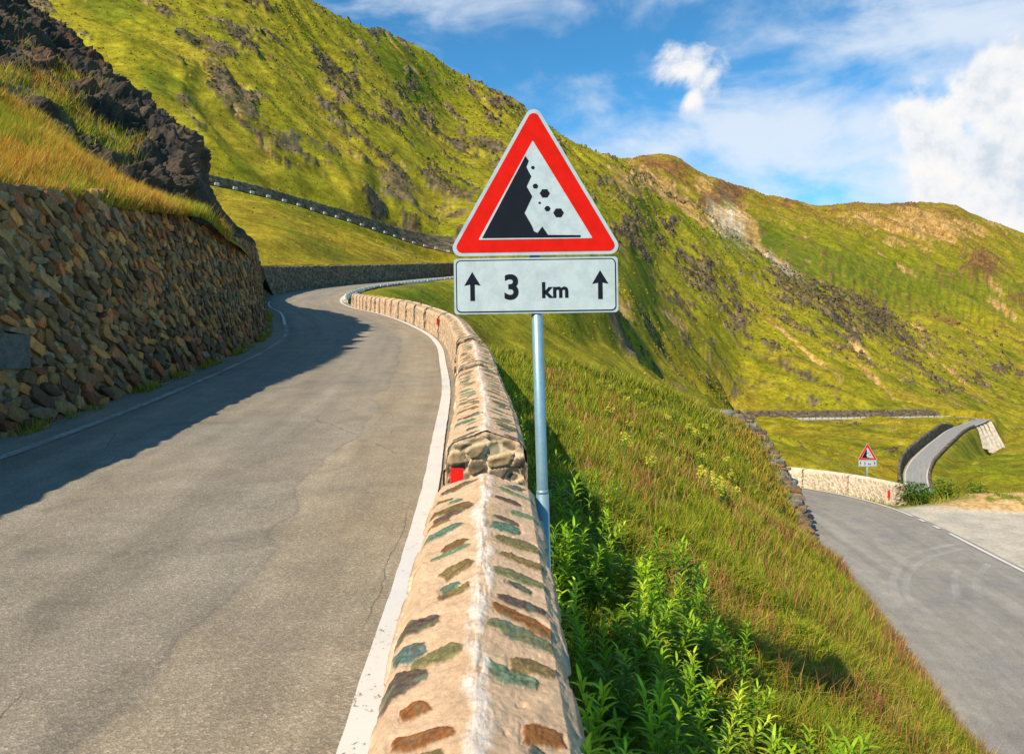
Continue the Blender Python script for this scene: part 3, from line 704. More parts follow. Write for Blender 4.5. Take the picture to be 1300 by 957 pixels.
# the stones themselves, set one by one in the mortar
r = np.random.default_rng(9)
def stone_protos(n, seed):
    out = []
    for q in range(n):
        rr_ = np.random.default_rng(seed+q); bm = bmesh.new()
        V = np.array([(x, y, z) for x in (-1, -.35, .35, 1) for y in (-1, 0, 1) for z in (-1, -.3, .3, 1) if max(abs(x), abs(z)) > .9 or abs(y) > .9], float)
        cut = rr_.uniform(.55, 1.0, (2, 2)); ix, iz = (V[:, 0] > 0).astype(int), (V[:, 2] > 0).astype(int)
        corner = (np.abs(V[:, 0])+np.abs(V[:, 2]))/2; V[:, [0, 2]] *= (1-(1-cut[ix, iz])*corner**2*.9)[:, None]
        V[:, 1] *= (1-.10*np.maximum(np.abs(V[:, 0]), np.abs(V[:, 2]))**3); V += rr_.normal(size=V.shape)*(.07, .10, .07)
        V[:, 1] += V[:, 0]*rr_.uniform(-.2, .2)+V[:, 2]*rr_.uniform(-.35, .35)
        for v in V: bm.verts.new(v)
        bmesh.ops.convex_hull(bm, input=bm.verts[:]); bmesh.ops.delete(bm, geom=[v for v in bm.verts if not v.link_faces], context='VERTS')
        bmesh.ops.triangulate(bm, faces=bm.faces[:]); bm.verts.index_update()
        out.append((np.array([v.co[:] for v in bm.verts]), np.array([[v.index for v in f.verts] for f in bm.faces]))); bm.free()
    return out
SP = stone_protos(14, 50)
def set_stones(name, path, s0, s1, off, hf, z0, batter, side, pu, pv, tilt, pal, mat, parent, dep=.060, big=True):
    us, vs = [], []; v = z0; row_ = 0
    while v < 3.6:
        k = (1.25 if v < .7 else 1.0) if big else 1.0
        u = s0+r.uniform(0, pu)
        while u < s1:
            w_ = pu*k*r.choice([.5, .75, 1., 1.3, 1.7])*r.uniform(.85, 1.15); us.append((u+w_/2, v, w_, pv*k)); u += w_*1.0
        v += pv*k*.93; row_ += 1
    A_ = np.array(us); H_ = np.array([hf(q) for q in A_[:, 0]]); A_ = A_[A_[:, 1] < H_-.02]; n = len(A_)
    u = A_[:, 0]+r.normal(size=n)*.012; t = math.radians(tilt)
    v = A_[:, 1]+.06*np.sin(u*2.1)+r.normal(size=n)*pv*.16
    hh_ = np.array([hf(q) for q in u]); v = np.minimum(v, hh_-.03)
    hl = A_[:, 2]/2*r.uniform(.86, 1.06, n); hv = A_[:, 3]/2*r.uniform(.66, 1.30, n); hd = dep*r.uniform(.7, 1.25, n)
    rot = t+r.normal(size=n)*.20; flat_ = v > hh_-.12; rot = np.where(flat_, rot*.35, rot)
    o = side*(off+batter*(v-z0)/(hh_-z0)); base = path.off(u, o, 0); base[:, 2] += v
    nr = path.right(u)*(-side); tg = np.stack([np.interp(u, path.s, path.t[:, 0]), np.interp(u, path.s, path.t[:, 1]), 0*u], 1)
    c = lerp(pick(pal, r.random(n)), np.array(lin(140,112,80)), .30)*r.uniform(.60, 1.6, n)[:, None]
    wet = sstep(.15, .4, fbm(u*.8+2, v*.5, None, 3)); c = lerp(c, np.array(lin(150,146,130)), (wet*.35*(r.random(n) < .6))[:, None])
    if big:
        k_ = (np.abs(u-SL[0]) < .38) & (np.abs(v-SL[1]) < .22); keep = ~k_
    else: keep = np.ones(n, bool)
    pk = r.integers(0, len(SP), n); Vs, Fs, Cs = [], [], []; cnt_ = 0
    for q in range(len(SP)):
        m_ = np.where((pk == q) & keep)[0]
        if not len(m_): continue
        sv_, sf_ = SP[q]; X = sv_[None, :, 0]*hl[m_][:, None]; Z = sv_[None, :, 2]*hv[m_][:, None]; Y = sv_[None, :, 1]*hd[m_][:, None]
        cr, sr = np.cos(rot[m_])[:, None], np.sin(rot[m_])[:, None]; X2 = X*cr-Z*sr; Z2 = X*sr+Z*cr
        W_ = base[m_][:, None]+tg[m_][:, None]*X2[..., None]+nr[m_][:, None]*(Y+r.uniform(-.02, .02, len(m_))[:, None])[..., None]; W_[..., 2] += Z2
        Vs.append(W_.reshape(-1, 3)); Cs.append(np.repeat(c[m_], len(sv_), 0)); Fs.append((sf_[None]+(np.arange(len(m_))*len(sv_))[:, None, None]+cnt_).reshape(-1, 3)); cnt_ += len(m_)*len(sv_)
    if big:      # the one large square slate
        for (x, y, z) in [(0, 0, 0)]:
            uu = np.linspace(-.35, .35, 9); vv = np.linspace(-.21, .21, 7); UU, VV = np.meshgrid(uu, vv)
            G = path.off(SL[0]+UU+.03*fbm(VV*9, UU*3, None, 3), np.full(UU.shape, side*(off+batter*(SL[1]-z0)/3.2))+0*UU, 0); G += path.right(SL[0]+UU)*(-side)*(.10+.012*fbm(UU*8, VV*8, None, 3))[..., None]
            G[..., 2] += SL[1]+VV-.10*UU; ed = G.copy(); 
            Vs.append(G.reshape(-1, 3)); Cs.append(np.tile(lin(88,92,86), (63, 1))*(1+.6*fbm(UU*9, VV*14, None, 4)).reshape(-1, 1)); gf = grid_faces(7, 9, False, cnt_); Fs.append(np.concatenate([gf[:, [0, 1, 2]], gf[:, [0, 2, 3]]])); cnt_ += 63
            back_ = G-path.right(SL[0]+UU)*(-side)*.12; rim = [(a, 0) for a in range(7)]+[(6, b) for b in range(1, 9)]+[(a, 8) for a in range(5, -1, -1)]+[(0, b) for b in range(7, 0, -1)]
            A1 = np.array([G[a, b] for a, b in rim]); A2 = np.array([back_[a, b] for a, b in rim]); nn_ = len(rim)
            Vs.append(np.concatenate([A1, A2])); Cs.append(np.tile(lin(70,72,66), (2*nn_, 1))); Fs.append(np.array([[cnt_+i, cnt_+(i+1) % nn_, cnt_+nn_+(i+1) % nn_] for i in range(nn_)]+[[cnt_+i, cnt_+nn_+(i+1) % nn_, cnt_+nn_+i] for i in range(nn_)])); cnt_ += 2*nn_
    return mesh_obj(name, np.concatenate(Vs), np.concatenate(Fs), mat, parent, col=np.clip(np.concatenate(Cs), .01, 1), smooth=False)
M_stone = mat_vc('quarried_stone', (11., 55.), .30, .9, .02, .85, .3, 8)
set_stones('stonework', UP, 0, UP.s_at_y(33.5), WID+.10, hw, -.12, .38, -1, .29, .118, -22, pal_dark, M_stone, rw)
tag(rw, 'tall brown rubble retaining wall in shade along the near left side of the road', 'wall')
# the big square slate set in the wall
sv = adaptive(UP, UP.s_at_y(31.5)+.0, UP.s_at_y(31.5)+11, .002, .04)
hw2 = [(30, 3.0), (36, 2.9), (42, 2.5), (48, 2.2)]
w2 = [float(np.interp(yy(s), [a for a, b in hw2], [b for a, b in hw2])) for s in sv]
wall('retaining_wall', UP, sv, WID+.55, lambda s: float(np.interp(yy(s), [a for a, b in hw2], [b for a, b in hw2])), -.3, .25, .4, -1, .3, .2, -10, pal_grey, lin(120,108,88), .07, .05, M_wall, .1, 4,
     label='short dark stretch of stone wall stepping back just beyond the tall brown wall')
sq = UP.s_at_y(31.5)+10.5
sv = adaptive(UP, sq, UP.len-1, .0016, .05)
wall('retaining_wall', UP, sv, WID+.35, lambda s: float(np.interp(s, [sq, UP.s_at_y(60), UP.len], [2.25, 2.15, 2.1])), -.3, .3, .5, -1, .34, .2, -5, [c for c in pal_grey]+[lin(104,92,70)], lin(128,116,92), .06, .09, M_wall, .12, 6,
     label='long grey-brown retaining wall curving round the grassy bowl beyond the near bend')

hs = np.arange(4, HP.s_at_px(240, HP.s_at_y(150)), .5)
sA2 = HP.s_at_px(575, HP.s_at_y(178)); sB2 = HP.s_at_px(400, sA2)
hh = lambda s: float(np.interp(s, [2, sA2, sB2, HP.len-30], [4.8, 5.2, 4.0, 3.0]))
wall('retaining_wall', HP, hs, WID+.7, hh, -.4, .25, .5, 1, .5, .35, 0, pal_grey, lin(112,102,80), .05, .3, M_wallfar, .12, 8,
     label='dark retaining wall above the high road that climbs across the left slope')
hs2 = np.arange(sA2-14, HP.s_at_px(455, sA2), .5)
lowz = lambda s: 0.0
wall('retaining_wall', HP, hs2, -.95, lowz, -2.4, .2, .4, 1, .5, .35, 0, pal_grey, lin(70,64,54), .05, .3, M_wallfar, .12, 9,
     label='dark supporting wall under the row of pale guard stones on the high road')
# valley road
s1, s2 = SR.s_at_y(163), SR.s_at_px(1222)
wall('retaining_wall', SR, np.arange(s1, s2, .7), 3.1, lambda s: float(np.interp(s, [s1, s1+25, s2-25, s2], [1.6, 2.7, 2.7, 1.0])), -.5, .3, .6, -1, .7, .5, 0, pal_grey, lin(112,102,80), .07, .45, M_wallfar, .12, 10,
     label='dark retaining wall on the left of the S-shaped road down in the valley')
s3 = SR.s_at_px(1226)
wall('retaining_wall', SR, np.arange(s1-4, s3, .7), -3.3, lambda s: .75, -2.6, .2, .5, -1, .7, .5, 0, pal_grey, lin(112,102,80), .07, .45, M_wallfar, .12, 11,
     label='low dark wall on the right edge of the S-shaped road down in the valley')
s4 = SR.s_at_px(1205, SR.s_at_y(335)); s4 = SR.s[(SR.s > SR.s_at_y(340)) & (HX+F*SR.p[:,0]/SR.p[:,1] < 1200)][0]
wall('retaining_wall', SR, np.arange(s4, SR.len, .7), 3.1, lambda s: float(np.interp(s, [s4, s4+8, SR.len], [2.2, 3.6, 3.8])), -.5, .3, .6, 1, .7, .5, 0, pal_grey, lin(112,102,80), .07, .45, M_wallfar, .12, 12,
     label='long level dark retaining wall behind the far horizontal stretch of road')
# ---------- parapet blocks of mortar and stone ----------
mortar_c = np.array(lin(204,170,136))
inl = [lin(92,118,94), lin(108,126,96), lin(88,108,100), lin(112,84,52), lin(124,104,66), lin(86,92,80), lin(112,112,78), lin(136,88,48), lin(92,78,66), lin(120,112,72)]
M_par = mat_vc('mortar_and_slate', (14., 70., 300.), .16, 1., .006, .9, .2, 8)
def block(name, path, s0, s1, o0=.21, o1=.745, hs=.66, hr=.80, zl=-.2, zr=-1.2, res=.02, seed=0, inlay=True, face_pal=None, parent=None):
    r = np.random.default_rng(seed+100); om = (o0+o1)/2
    prof = [(o0-.02, zl), (o0, hs-.06), (o0+.010, hs+(hr-hs)*.15), (o0+.045, hs+(hr-hs)*.48), (om-.14, hs+(hr-hs)*.67), (om-.04, hr-.013), (om, hr-.004), (om+.04, hr-.013), (om+.14, hs+(hr-hs)*.67), (o1-.045, hs+(hr-hs)*.48), (o1-.010, hs+(hr-hs)*.15), (o1, hs-.06), (o1+.03, zr)]
    prof = np.array(prof); d = np.concatenate([[0], np.cumsum(np.hypot(*np.diff(prof, axis=0).T))])
    m = max(11, int(d[-1]/res)); n = max(5, int((s1-s0)/res)+1)
    if m*n > 90000: m = int(m*.8)
    # most of the points go to the coping
    tt = np.linspace(0, 1, m); w_ = np.interp(tt, [0, .18, .82, 1], [0, d[1]/d[-1], d[-2]/d[-1], 1])*d[-1] if inlay else tt*d[-1]
    po = np.interp(w_, d, prof[:, 0]); pz = np.interp(w_, d, prof[:, 1])
    S = np.linspace(s0, s1, n); SS, OO = np.meshgrid(S, po, indexing='ij'); ZZ = np.broadcast_to(pz, SS.shape).copy()
    top = sstep(hs-.02, hs+.05, ZZ); acr = OO-om
    u, v = SS, np.where(acr < 0, ZZ, ZZ+5)
    col = np.broadcast_to(mortar_c, SS.shape+(3,)).copy(); rel = np.zeros(SS.shape)
    nz = fbm(SS*7+seed, OO*7, ZZ*7, 5, .6)
    col = col*(1+.10*nz)[..., None]; col = lerp(col, np.array(lin(186,156,120)), (sstep(.05, .4, fbm(SS*2.3, OO*5, ZZ*2+seed, 3))*.6)[..., None])
    rel += .006*nz*(.6+top)+.003*fbm(SS*40, OO*40, ZZ*40, 3)-.010*top*sstep(.38, .62, fbm(SS*16+seed, OO*16, None, 3))
    # faces: stone showing between thick mortar
    fc, fr = stones(u, v, .2, .13, -12, face_pal or [lin(150,132,104), lin(168,140,104), lin(130,118,98), lin(176,150,118), lin(110,104,92), lin(140,104,70)], (.72,.6,.45), .03, .30, seed)
    fm = (1-top)
    col = lerp(col, lerp(mortar_c*(1+.15*nz)[..., None], fc, .55), fm[..., None]); rel += fr*fm*.35
    if inlay:
        s = s0+.05; k = 0
        side_l = np.hypot(om-o0, hr-hs)
        while s < s1-.03:
            for sd in (-1, 1):
                if r.random() < .07: continue
                hue = inl[r.integers(len(inl))]; L = r.uniform(.032, .105); T = r.uniform(.022, .042)*(1.5 if r.random() < .3 else 1)
                cc = sd*r.uniform(.08, .20) if L < .08 else sd*r.uniform(.12, .16)
                an = r.uniform(-.05, .55); sc_ = s+r.uniform(-.05, .05)
                r0, r1 = np.searchsorted(S, [sc_-.14, sc_+.14]); c0, c1 = (0, int(np.searchsorted(po, om+.03))+1) if sd < 0 else (int(np.searchsorted(po, om-.03)), m)
                if r1-r0 < 1: continue
                w = (slice(r0, r1), slice(c0, c1)); a = (acr[w]-cc)*sd; b = SS[w]-sc_
                uu = (a*math.cos(an)-b*math.sin(an)); vv = (a*math.sin(an)+b*math.cos(an))
                wv = fbm(SS[w]*24+k, OO[w]*24, None, 4, .6)*.75
                shp = r.uniform(-.8, .8, 3); q = np.maximum.reduce([np.abs(uu/L), np.abs(vv/T*(1+.5*shp[0]*uu/L)), np.abs(uu/L*.72+vv/T*.72*np.sign(shp[1])), (uu/L*.8*np.sign(shp[2])+vv/T*.55)])+wv*.45
                mk = sstep(1.04, .92, q)*top[w]
                tone = (1+1.15*fbm(uu*70+k, vv*60, None, 5, .75)+.5*fbm(uu*14+k, vv*90, None, 3))[..., None]
                st_c = np.array(hue)*tone
                st_c = lerp(st_c, np.array(inl[r.integers(len(inl))]), (sstep(.0, .4, fbm(uu*22, vv*22+k, None, 3))*.8)[..., None])
                edge = np.clip(sstep(1.28, 1.06, q)-sstep(1.0, .9, q), 0, 1)*top[w]
                cc_ = lerp(col[w], st_c, mk[..., None]); col[w] = cc_*(1-.3*edge*sstep(-.2, .5, wv))[..., None]  # outline of each slate darkened, the mortar lip's shadow put into the colour
                rel[w] += mk*(.001+.007*fbm(uu*26, vv*50, None, 4, .65))-.004*edge
            s += r.uniform(.09, .14); k += 1
        # white cement run along the crest
        cw = fbm(SS*9, OO*3+seed, None, 4, .6)
        wm = sstep(.042, .012, np.abs(acr+.012*np.sin(SS*7)+.05*cw))*sstep(-.18, .22, fbm(SS*7+seed, OO*30, None, 5, .7)+.12)
        col = lerp(col, np.array(lin(228,212,196)), (wm*.85)[..., None]); rel += wm*.004
    G = path.off(SS, OO, 0)
    nn = np.gradient(np.stack([po, pz], 1), axis=0); nn = np.stack([-nn[:, 1], nn[:, 0]], 1); nn /= np.linalg.norm(nn, axis=1)[:, None]
    nn = nn*1.0
    G += path.right(SS)*(nn[None, :, 0]*rel)[..., None]; G[..., 2] += ZZ+nn[None, :, 1]*rel
    # crumbling ends: a face of broken stone a little inside the coping
    ends = []; ecol = []; efaces = []; allV = [G.reshape(-1, 3)]; allC = [col.reshape(-1, 3)]
    kk = max(8, int((o1-o0)/res)); mm = max(8, int((hr-zl)/res)); nb_ = n*m
    oo = np.linspace(o0-.01, o1+.02, kk); asc = np.argsort(po); topz = np.interp(oo, [o0-.02, o0, o0+.010, o0+.045, om-.14, om-.04, om, om+.04, om+.14, o1-.045, o1-.010, o1, o1+.03], [hs-.10, hs-.06, hs+(hr-hs)*.15, hs+(hr-hs)*.48, hs+(hr-hs)*.67, hr-.013, hr-.004, hr-.013, hs+(hr-hs)*.67, hs+(hr-hs)*.48, hs+(hr-hs)*.15, hs-.06, hs-.1])
    tq = np.linspace(0, 1, mm); O2 = np.broadcast_to(oo, (mm, kk)); Z2 = max(zl, -.6)+(topz[None]-.006-max(zl, -.6))*tq[:, None]
    for e in (0, 1):
        sgn = -1 if e == 0 else 1; s_e = S[0] if e == 0 else S[-1]
        c_, r_ = stones(O2*1.0+seed*.7+e, Z2, .15, .08, -14, pal_grey+[lin(160,136,100), lin(150,140,112), lin(134,124,100)], lin(186,164,132), .05, .26, seed+e+2)
        edge_ = np.minimum(np.minimum(O2-oo[0], oo[-1]-O2)/.05, (topz[None]-Z2)/.05).clip(0, 1)
        push = (r_*.5+.045*fbm(O2*9+seed, Z2*9+e, None, 4))*edge_-.012
        pt = path.off(np.full(O2.shape, s_e)+sgn*push, O2, 0); pt[..., 2] += Z2
        i0 = nb_+sum(len(a) for a in ends); ends.append(pt.reshape(-1, 3)); mix_ = sstep(.0, 1., edge_+.5*fbm(O2*8, Z2*8, None, 3))
        ecol.append(lerp(mortar_c*.8+0*c_, c_, mix_[..., None]).reshape(-1, 3)*1.1)
        efaces.append(grid_faces(mm, kk, e == 1, i0))
    Vv = np.concatenate(allV+ends); Cc = np.concatenate(allC+ecol)
    return mesh_obj(name, Vv, [grid_faces(n, m, True)]+efaces, M_par, parent, col=np.clip(Cc, .01, .95))
M_red = NT('red_reflector').done(lin(214, 20, 12), .25, None, .5)
M_white = NT('white_paint').done(lin(230, 226, 216), .4)
def reflector(parent, p, w_, h, t=.012, yaw=0):
    m = MB(); x, y, z = p; c, s = math.cos(yaw), math.sin(yaw)
    def bx(a, b, cc, dd, y0, y1):
        V = [(X*c-Y*s+x, X*s+Y*c+y, Z+z) for X in (a, b) for Y in (y0, y1) for Z in (cc, dd)]
        m.add(V, [[0,1,3,2],[4,6,7,5],[0,4,5,1],[2,3,7,6],[0,2,6,4],[1,5,7,3]])
    bx(-w_/2, w_/2, -h/2, h/2, -t, 0); bx(-w_/2+.008, w_/2-.008, -.004, .004, -t-.003, -t+.001)
    return m.build('reflector', M_red, parent)
sy = lambda y: UP.s_at_y(y)
par = 'mortared parapet block '
B = []
def pblock(s0, s1, label, group='stone parapet blocks along the upper road', **k):
    o = block('parapet_block', UP, s0, s1, **k); tag(o, label, 'parapet block', group); B.append(o); return o
pblock(sy(-.9), sy(3.62), 'nearest parapet block, its rounded top inlaid with green and brown slates', res=.0062, seed=1)
b2 = pblock(sy(4.78), sy(8.75), 'second parapet block from the camera, with a red reflector on its crumbling front end', res=.0095, seed=2)
b3 = pblock(sy(9.35), sy(12.6), 'third parapet block from the camera, right behind the one with the crumbling end', res=.016, seed=3)
b4 = pblock(sy(13.3), UP.s_at_px(567, sy(13.5), sy(30))-.17, 'fourth parapet block from the camera, where the row starts to curve left', res=.022, seed=4)
def refl_on(bl, s, dy=0, w_=.085, h=.17, off=.29, z=.48):
    p = UP.off(s, off, z); reflector(bl, (p[0], p[1]-dy, p[2]), w_, h)
refl_on(b2, sy(4.78), .10)
jx = [567, 548.6, 531.7, 519, 509, 499.5, 491, 483.5, 476.6, 471, 465.8, 460.5, 456, 452, 448, 444, 441.5]
names = ['fifth', 'sixth', 'seventh', 'eighth', 'ninth', 'tenth', 'eleventh', 'twelfth', 'thirteenth', 'fourteenth', 'fifteenth', 'sixteenth', 'seventeenth', 'eighteenth', 'nineteenth', 'twentieth']
js = [UP.s_at_px(x, sy(13.5), sy(44.5)) for x in jx]
for i in range(16):
    e = pblock(js[i]+.17, js[i+1]-.17, names[i]+' parapet block from the camera along the upper road'+(', with a small red reflector' if i == 1 else ''), res=.04 if i < 6 else .07, seed=10+i, inlay=i < 5)
    if i == 1:
        p = UP.off(js[i]+.16, .19, .52); reflector(e, (p[0]-.01, p[1], p[2]), .10, .2, yaw=-.9)
# beyond the bend: small blocks along the bowl
def far_blocks(path, sa, sb, step, length, off, wdt, h, label, group, name='parapet_block', c=(.62, .55, .44), zl=-.3):
    proto = None
    mat = far_blocks.mat
    s = sa; out = []
    while s < sb:
        p = path.off(s, off, 0); t = path.right(s); yaw = math.atan2(t[1], t[0])
        if proto is None:
            m = MB(); a, b = wdt/2, length/2; r = .12*wdt
            sec = [(-a, zl), (-a, h-.12), (-a*.7, h), (0, h+.07), (a*.7, h), (a, h-.12), (a, zl)]
            V = []; jn = 4
            for j in range(jn+1):
                yy_ = -b+2*b*j/jn
                for (x, z) in sec: V.append((x+random.uniform(-.02, .02), yy_+random.uniform(-.03, .03), z+random.uniform(-.03, .03)))
            k = len(sec); fs = [[j*k+i, j*k+(i+1) % k, (j+1)*k+(i+1) % k, (j+1)*k+i][::-1] for j in range(jn) for i in range(k)]
            m.add(V, fs+[list(range(k-1, -1, -1))[::-1], list(range(jn*k, jn*k+k))], c)
            o = m.build(name, mat, col=True); proto = o
        else:
            o = proto.copy(); COL.objects.link(o)
        p = p+np.array((0, 0, .35 if path is SR else 0)); o.location = p; o.rotation_euler = (0, 0, yaw); tag(o, label, 'parapet block' if name == 'parapet_block' else 'guard stone', group)
        dz_ = path.at(min(s+.5, path.len))[2]-path.at(max(s-.5, 0))[2]; o.rotation_euler.x = math.atan(dz_)
        o.scale = (1, random.uniform(.95, 1.02), random.uniform(.95, 1.05)); out.append(o); s += step
    return out
far_blocks.mat = mat_vc('pale_guard_stone', (2.5, 12.), .2, .5, .03)
far_blocks(UP, sy(48), UP.len-2, 2.35, 2.2, .3, .34, .20, 'small pale block in the thin parapet beyond the road bend', 'pale parapet blocks beyond the bend')
far_blocks(HP, sA2-13, HP.s_at_px(262, sB2), 3.6, .8, -.35, .4, .62, 'white guard stone on the outer edge of the high road across the left slope', 'white guard stones on the high road', name='guard_stone', c=(.38, .35, .29))
far_blocks(SR, s4+1, SR.len-1, 3.15, 2.5, -2.75, .5, .7, 'tiny white guard stone on the far level road in the valley', 'white guard stones on the far valley road', name='guard_stone', c=(.5, .47, .4))
svk = np.arange(s4-30, SR.len, .8)
wall('retaining_wall', SR, svk, -3.2, lambda s: -.05, -3.2, .3, .3, 1, .7, .5, 0, pal_grey, lin(80,74,60), .07, .6, M_wallfar, .12, 13,
     label='thin shadowed supporting wall under the far level stretch of road')
# supporting wall below the parapet beyond the bend
wall('retaining_wall', UP, np.arange(sy(66), sy(80), .4), -.78, lambda s: -.02, -2.0, .25, .4, -1, .4, .28, 0, pal_grey, lin(86,80,66), .06, .2, M_wallfar, .12, 14,
     label='low supporting wall under the thin parapet where the upper road rounds the grassy bowl')

# lower road parapet: three big blocks behind the edge line, and its end with a reflector
lo_a = LO.s_at_px(1137, LO.s_at_y(27)); 
def lo_s(px, off=.55):
    q = np.linspace(LO.s_at_y(26), LO.len, 800); p = LO.off(q, np.full(800, off)); return q[np.argmin(np.abs(HX+F*p[:, 0]/p[:, 1]-px))]
cuts = [lo_s(1138), lo_s(1078), lo_s(1020), lo_s(975)]
lb = ['pale parapet block with a red reflector, beside the gravel lay-by', 'pale parapet block in the middle of three, in front of the small sign', 'pale parapet block half hidden behind the crumbling dry stone wall']
pale = [lin(208,178,140), lin(190,150,110), lin(222,206,180), lin(170,120,84), lin(200,170,120), lin(226,214,196), lin(150,128,104)]
_mc = mortar_c; mortar_c = np.array(lin(226,208,180))
for i in range(3):
    o = block('parapet_block', LO, cuts[i]+.06, cuts[i+1]-.06, .5, 1.02, .86, .95, -.2, -.9, .03, 60+i, False, pale)
    tag(o, lb[i], 'parapet block', 'stone parapet blocks on the lower road')
    if i == 0:
        p = LO.off(cuts[0]+.4, .44, .45); reflector(o, (p[0], p[1]-.02, p[2]), .12, .34)
mortar_c = _mc
# ---------- near ground ----------
def loft(curves, nu, nv, cu=None):
    """curves: list (rows) of equal-length point lists; smooth surface through them"""
    A = np.array(curves, float)
    if isinstance(nu, int): nu = np.linspace(0, A.shape[1]-1, nu)
    if isinstance(nv, int): nv = np.linspace(0, A.shape[0]-1, nv)
    B_ = pchip(np.arange(A.shape[0]), A, nv)
    return np.swapaxes(pchip(np.arange(A.shape[1]), np.swapaxes(B_, 0, 1), nu), 0, 1)
def loc(s, o, z=0): return tuple(UP.off(s, np.float64(o), z))
rg = .785
# grassy slope between the two roads; each station runs from the parapet foot down to the lower road
def station(y, end, bulge, zf=-.55, fr=(.0, .12, .3, .5, .72, .9, 1.0)):
    a = np.array(loc(sy(y), rg-.12, zf)); b = np.array(end, float); out = []
    for t in fr:
        p = a*(1-t)+b*t; p[2] += bulge*4*t*(1-t); out.append(p)
    return out
def le(y):
    q = LO.s_at_y(y); return np.array(LO.off(q, np.float64(-float(np.interp(y, [10, 17, 21, 24], [6.1, 5.9, 5.6, 5.0]))), .03))
def lex(y, dz=0, dx=0):
    p = le(y); return (p[0]+dx, p[1], p[2]+dz)
def far_end(p, zz): return (p[0], p[1], zz)
ST = [station(-5, (5.2, -3, -6.98), .2), station(-2, (6.0, 1.5, -6.98), .3), station(.5, (7.0, 6, -6.98), .3), station(2.5, lex(10.5), .35), station(4.5, lex(13.5), .4),
      station(7, lex(16.2), .45), station(9.5, lex(18.6), .45), station(12, lex(20.6, .25), .45),
      station(14.5, (9.75, 23.7, -6.8), .45), station(17, (10.2, 25.5, -6.15), .45), station(19.3, (10.6, 27.3, -5.75), .5), station(21.5, (10.8, 29.3, -5.1), .6), station(23.3, (10.55, 31.3, -4.1), .75)]
c_ = ST[-1]
ST.append([np.array(p)+np.array([-.3, 1.1, -.25-.5*t]) for p, t in zip(c_, (0, .3, .6, .8, .9, 1, 1))])
ST[-1][0] = np.array(loc(sy(25.5), rg-.12, -.55))
ST.append([np.array(p)+np.array([-.8, 2.9, -1.6-1.3*t]) for p, t in zip(c_, (0, .3, .7, 1, 1.2, 1.2, 1.1))])
ST[-1][0] = np.array(loc(sy(29), rg-.12, -.6)); ST[-1][1] = np.array(loc(sy(28.5), 2.2, -1.2))
def low(y, *a): return [np.array(loc(sy(y), rg-.12, -.6))]+[np.array(q, float) for q in a]
ST.append(low(34, (-3.4,34,-.9), (-1,34.6,-2.4), (1.8,35.6,-4.6), (4.5,36.6,-7.4), (7.5,37.2,-8.5), (10,37,-8.9)))
ST.append(low(39, (-6.2,39.5,.1), (-3.6,40,-1.4), (-.5,40,-4.2), (3,41,-8.0), (7,42,-9.4), (12,42.5,-9.9)))
ST.append(low(44.5, (-9.0,45,.9), (-6.2,46,-.6), (-2,46.5,-3.2), (3,46.5,-9.5), (8,46,-10.5), (14,46,-12)))
ST.append([np.array(p) for p in ((-10.5,49.5,1.2),(-9.2,51,.3),(-6.5,53,-1.2),(-2,54,-3.6),(4,54,-10.5),(9,53,-12.5),(17,52,-16))])
nvs = np.concatenate([np.linspace(0, 3, 90, endpoint=False), np.linspace(3, 12, 620, endpoint=False), np.linspace(12, len(ST)-1, 130)])
GE = loft(ST, 300, nvs)
ex, ey, ez = GE[..., 0], GE[..., 1], GE[..., 2]
edgef = np.clip(1-np.abs(np.linspace(0, 6, 300)-6)/.35, 0, 1)[None]; w0 = sstep(0, .5, np.linspace(0, 6, 300))[None]*(1-edgef)
GE[..., 2] += (fbm(ex*.6, ey*.6, None, 3)*.28+fbm(ex*2.2, ey*2.2, None, 4)*.12)*w0
lowr = (ez < -6.6)
n1e = fbm(ex*.35, ey*.35, None, 4); n2e = fbm(ex*3, ey*3, None, 4)
CE = clerp(lin(72,84,14), lin(104,100,28), sstep(-.25, .35, n1e+.3*n2e)); CE = CE*(1+.3*n2e)[..., None]
CE = lerp(CE, np.array(lin(150,118,72)), (sstep(-6.55, -6.95, ez)*.7)[..., None])
emb = grid_obj('ground', GE, mat_vc('grassy_earth', (6., 40.), .35, .9, .04, .95, .1), col=np.clip(CE, .01, 1), flip=False)
tag(emb, kind='structure')

# rough ground, gravel lay-by and dirt bank right of the lower road
GR = []
lo_q = [LO.s_at_y(y) for y in (-5, 5, 12, 17, 21, 24.5)]
def lrow(q, offs):
    return [np.array(LO.off(q, np.float64(o), z)) for o, z in offs]
for q in lo_q: GR.append(lrow(q, [(.1, -.03), (3, -.03), (7, -.02), (12, .02), (20, .1), (32, .2), (60, -2)]))
def wp(x, y, z): return np.array((x, y, z), float)
p0 = lambda y, o=.1: np.array(LO.off(LO.s_at_y(y), np.float64(o), -.03))
GR.append([p0(26.5), wp(17.6,26.6,-7.02), wp(20.6,26.4,-7.02), wp(24.5,25.9,-7.02), wp(31,25,-7.0), wp(42,23.5,-7.0), wp(72,20,-9)])
GR.append([p0(28.6), wp(16.6,28.5,-7.02), wp(19,28.3,-7.02), wp(23,27.5,-7.02), wp(30,26.6,-6.95), wp(41,25,-6.9), wp(72,21,-9)])
GR.append([p0(29.6), wp(17.0,29.5,-7.0), wp(19.3,29.0,-6.82), wp(23.2,28.3,-6.7), wp(30,27.3,-6.5), wp(41,25.8,-6.5), wp(72,22,-9)])
GR.append([p0(30.4), wp(17.4,30.5,-7.1), wp(19.8,29.9,-6.62), wp(23.6,29.2,-6.45), wp(30.5,28.1,-6.25), wp(41.5,26.6,-6.3), wp(72,23,-9)])
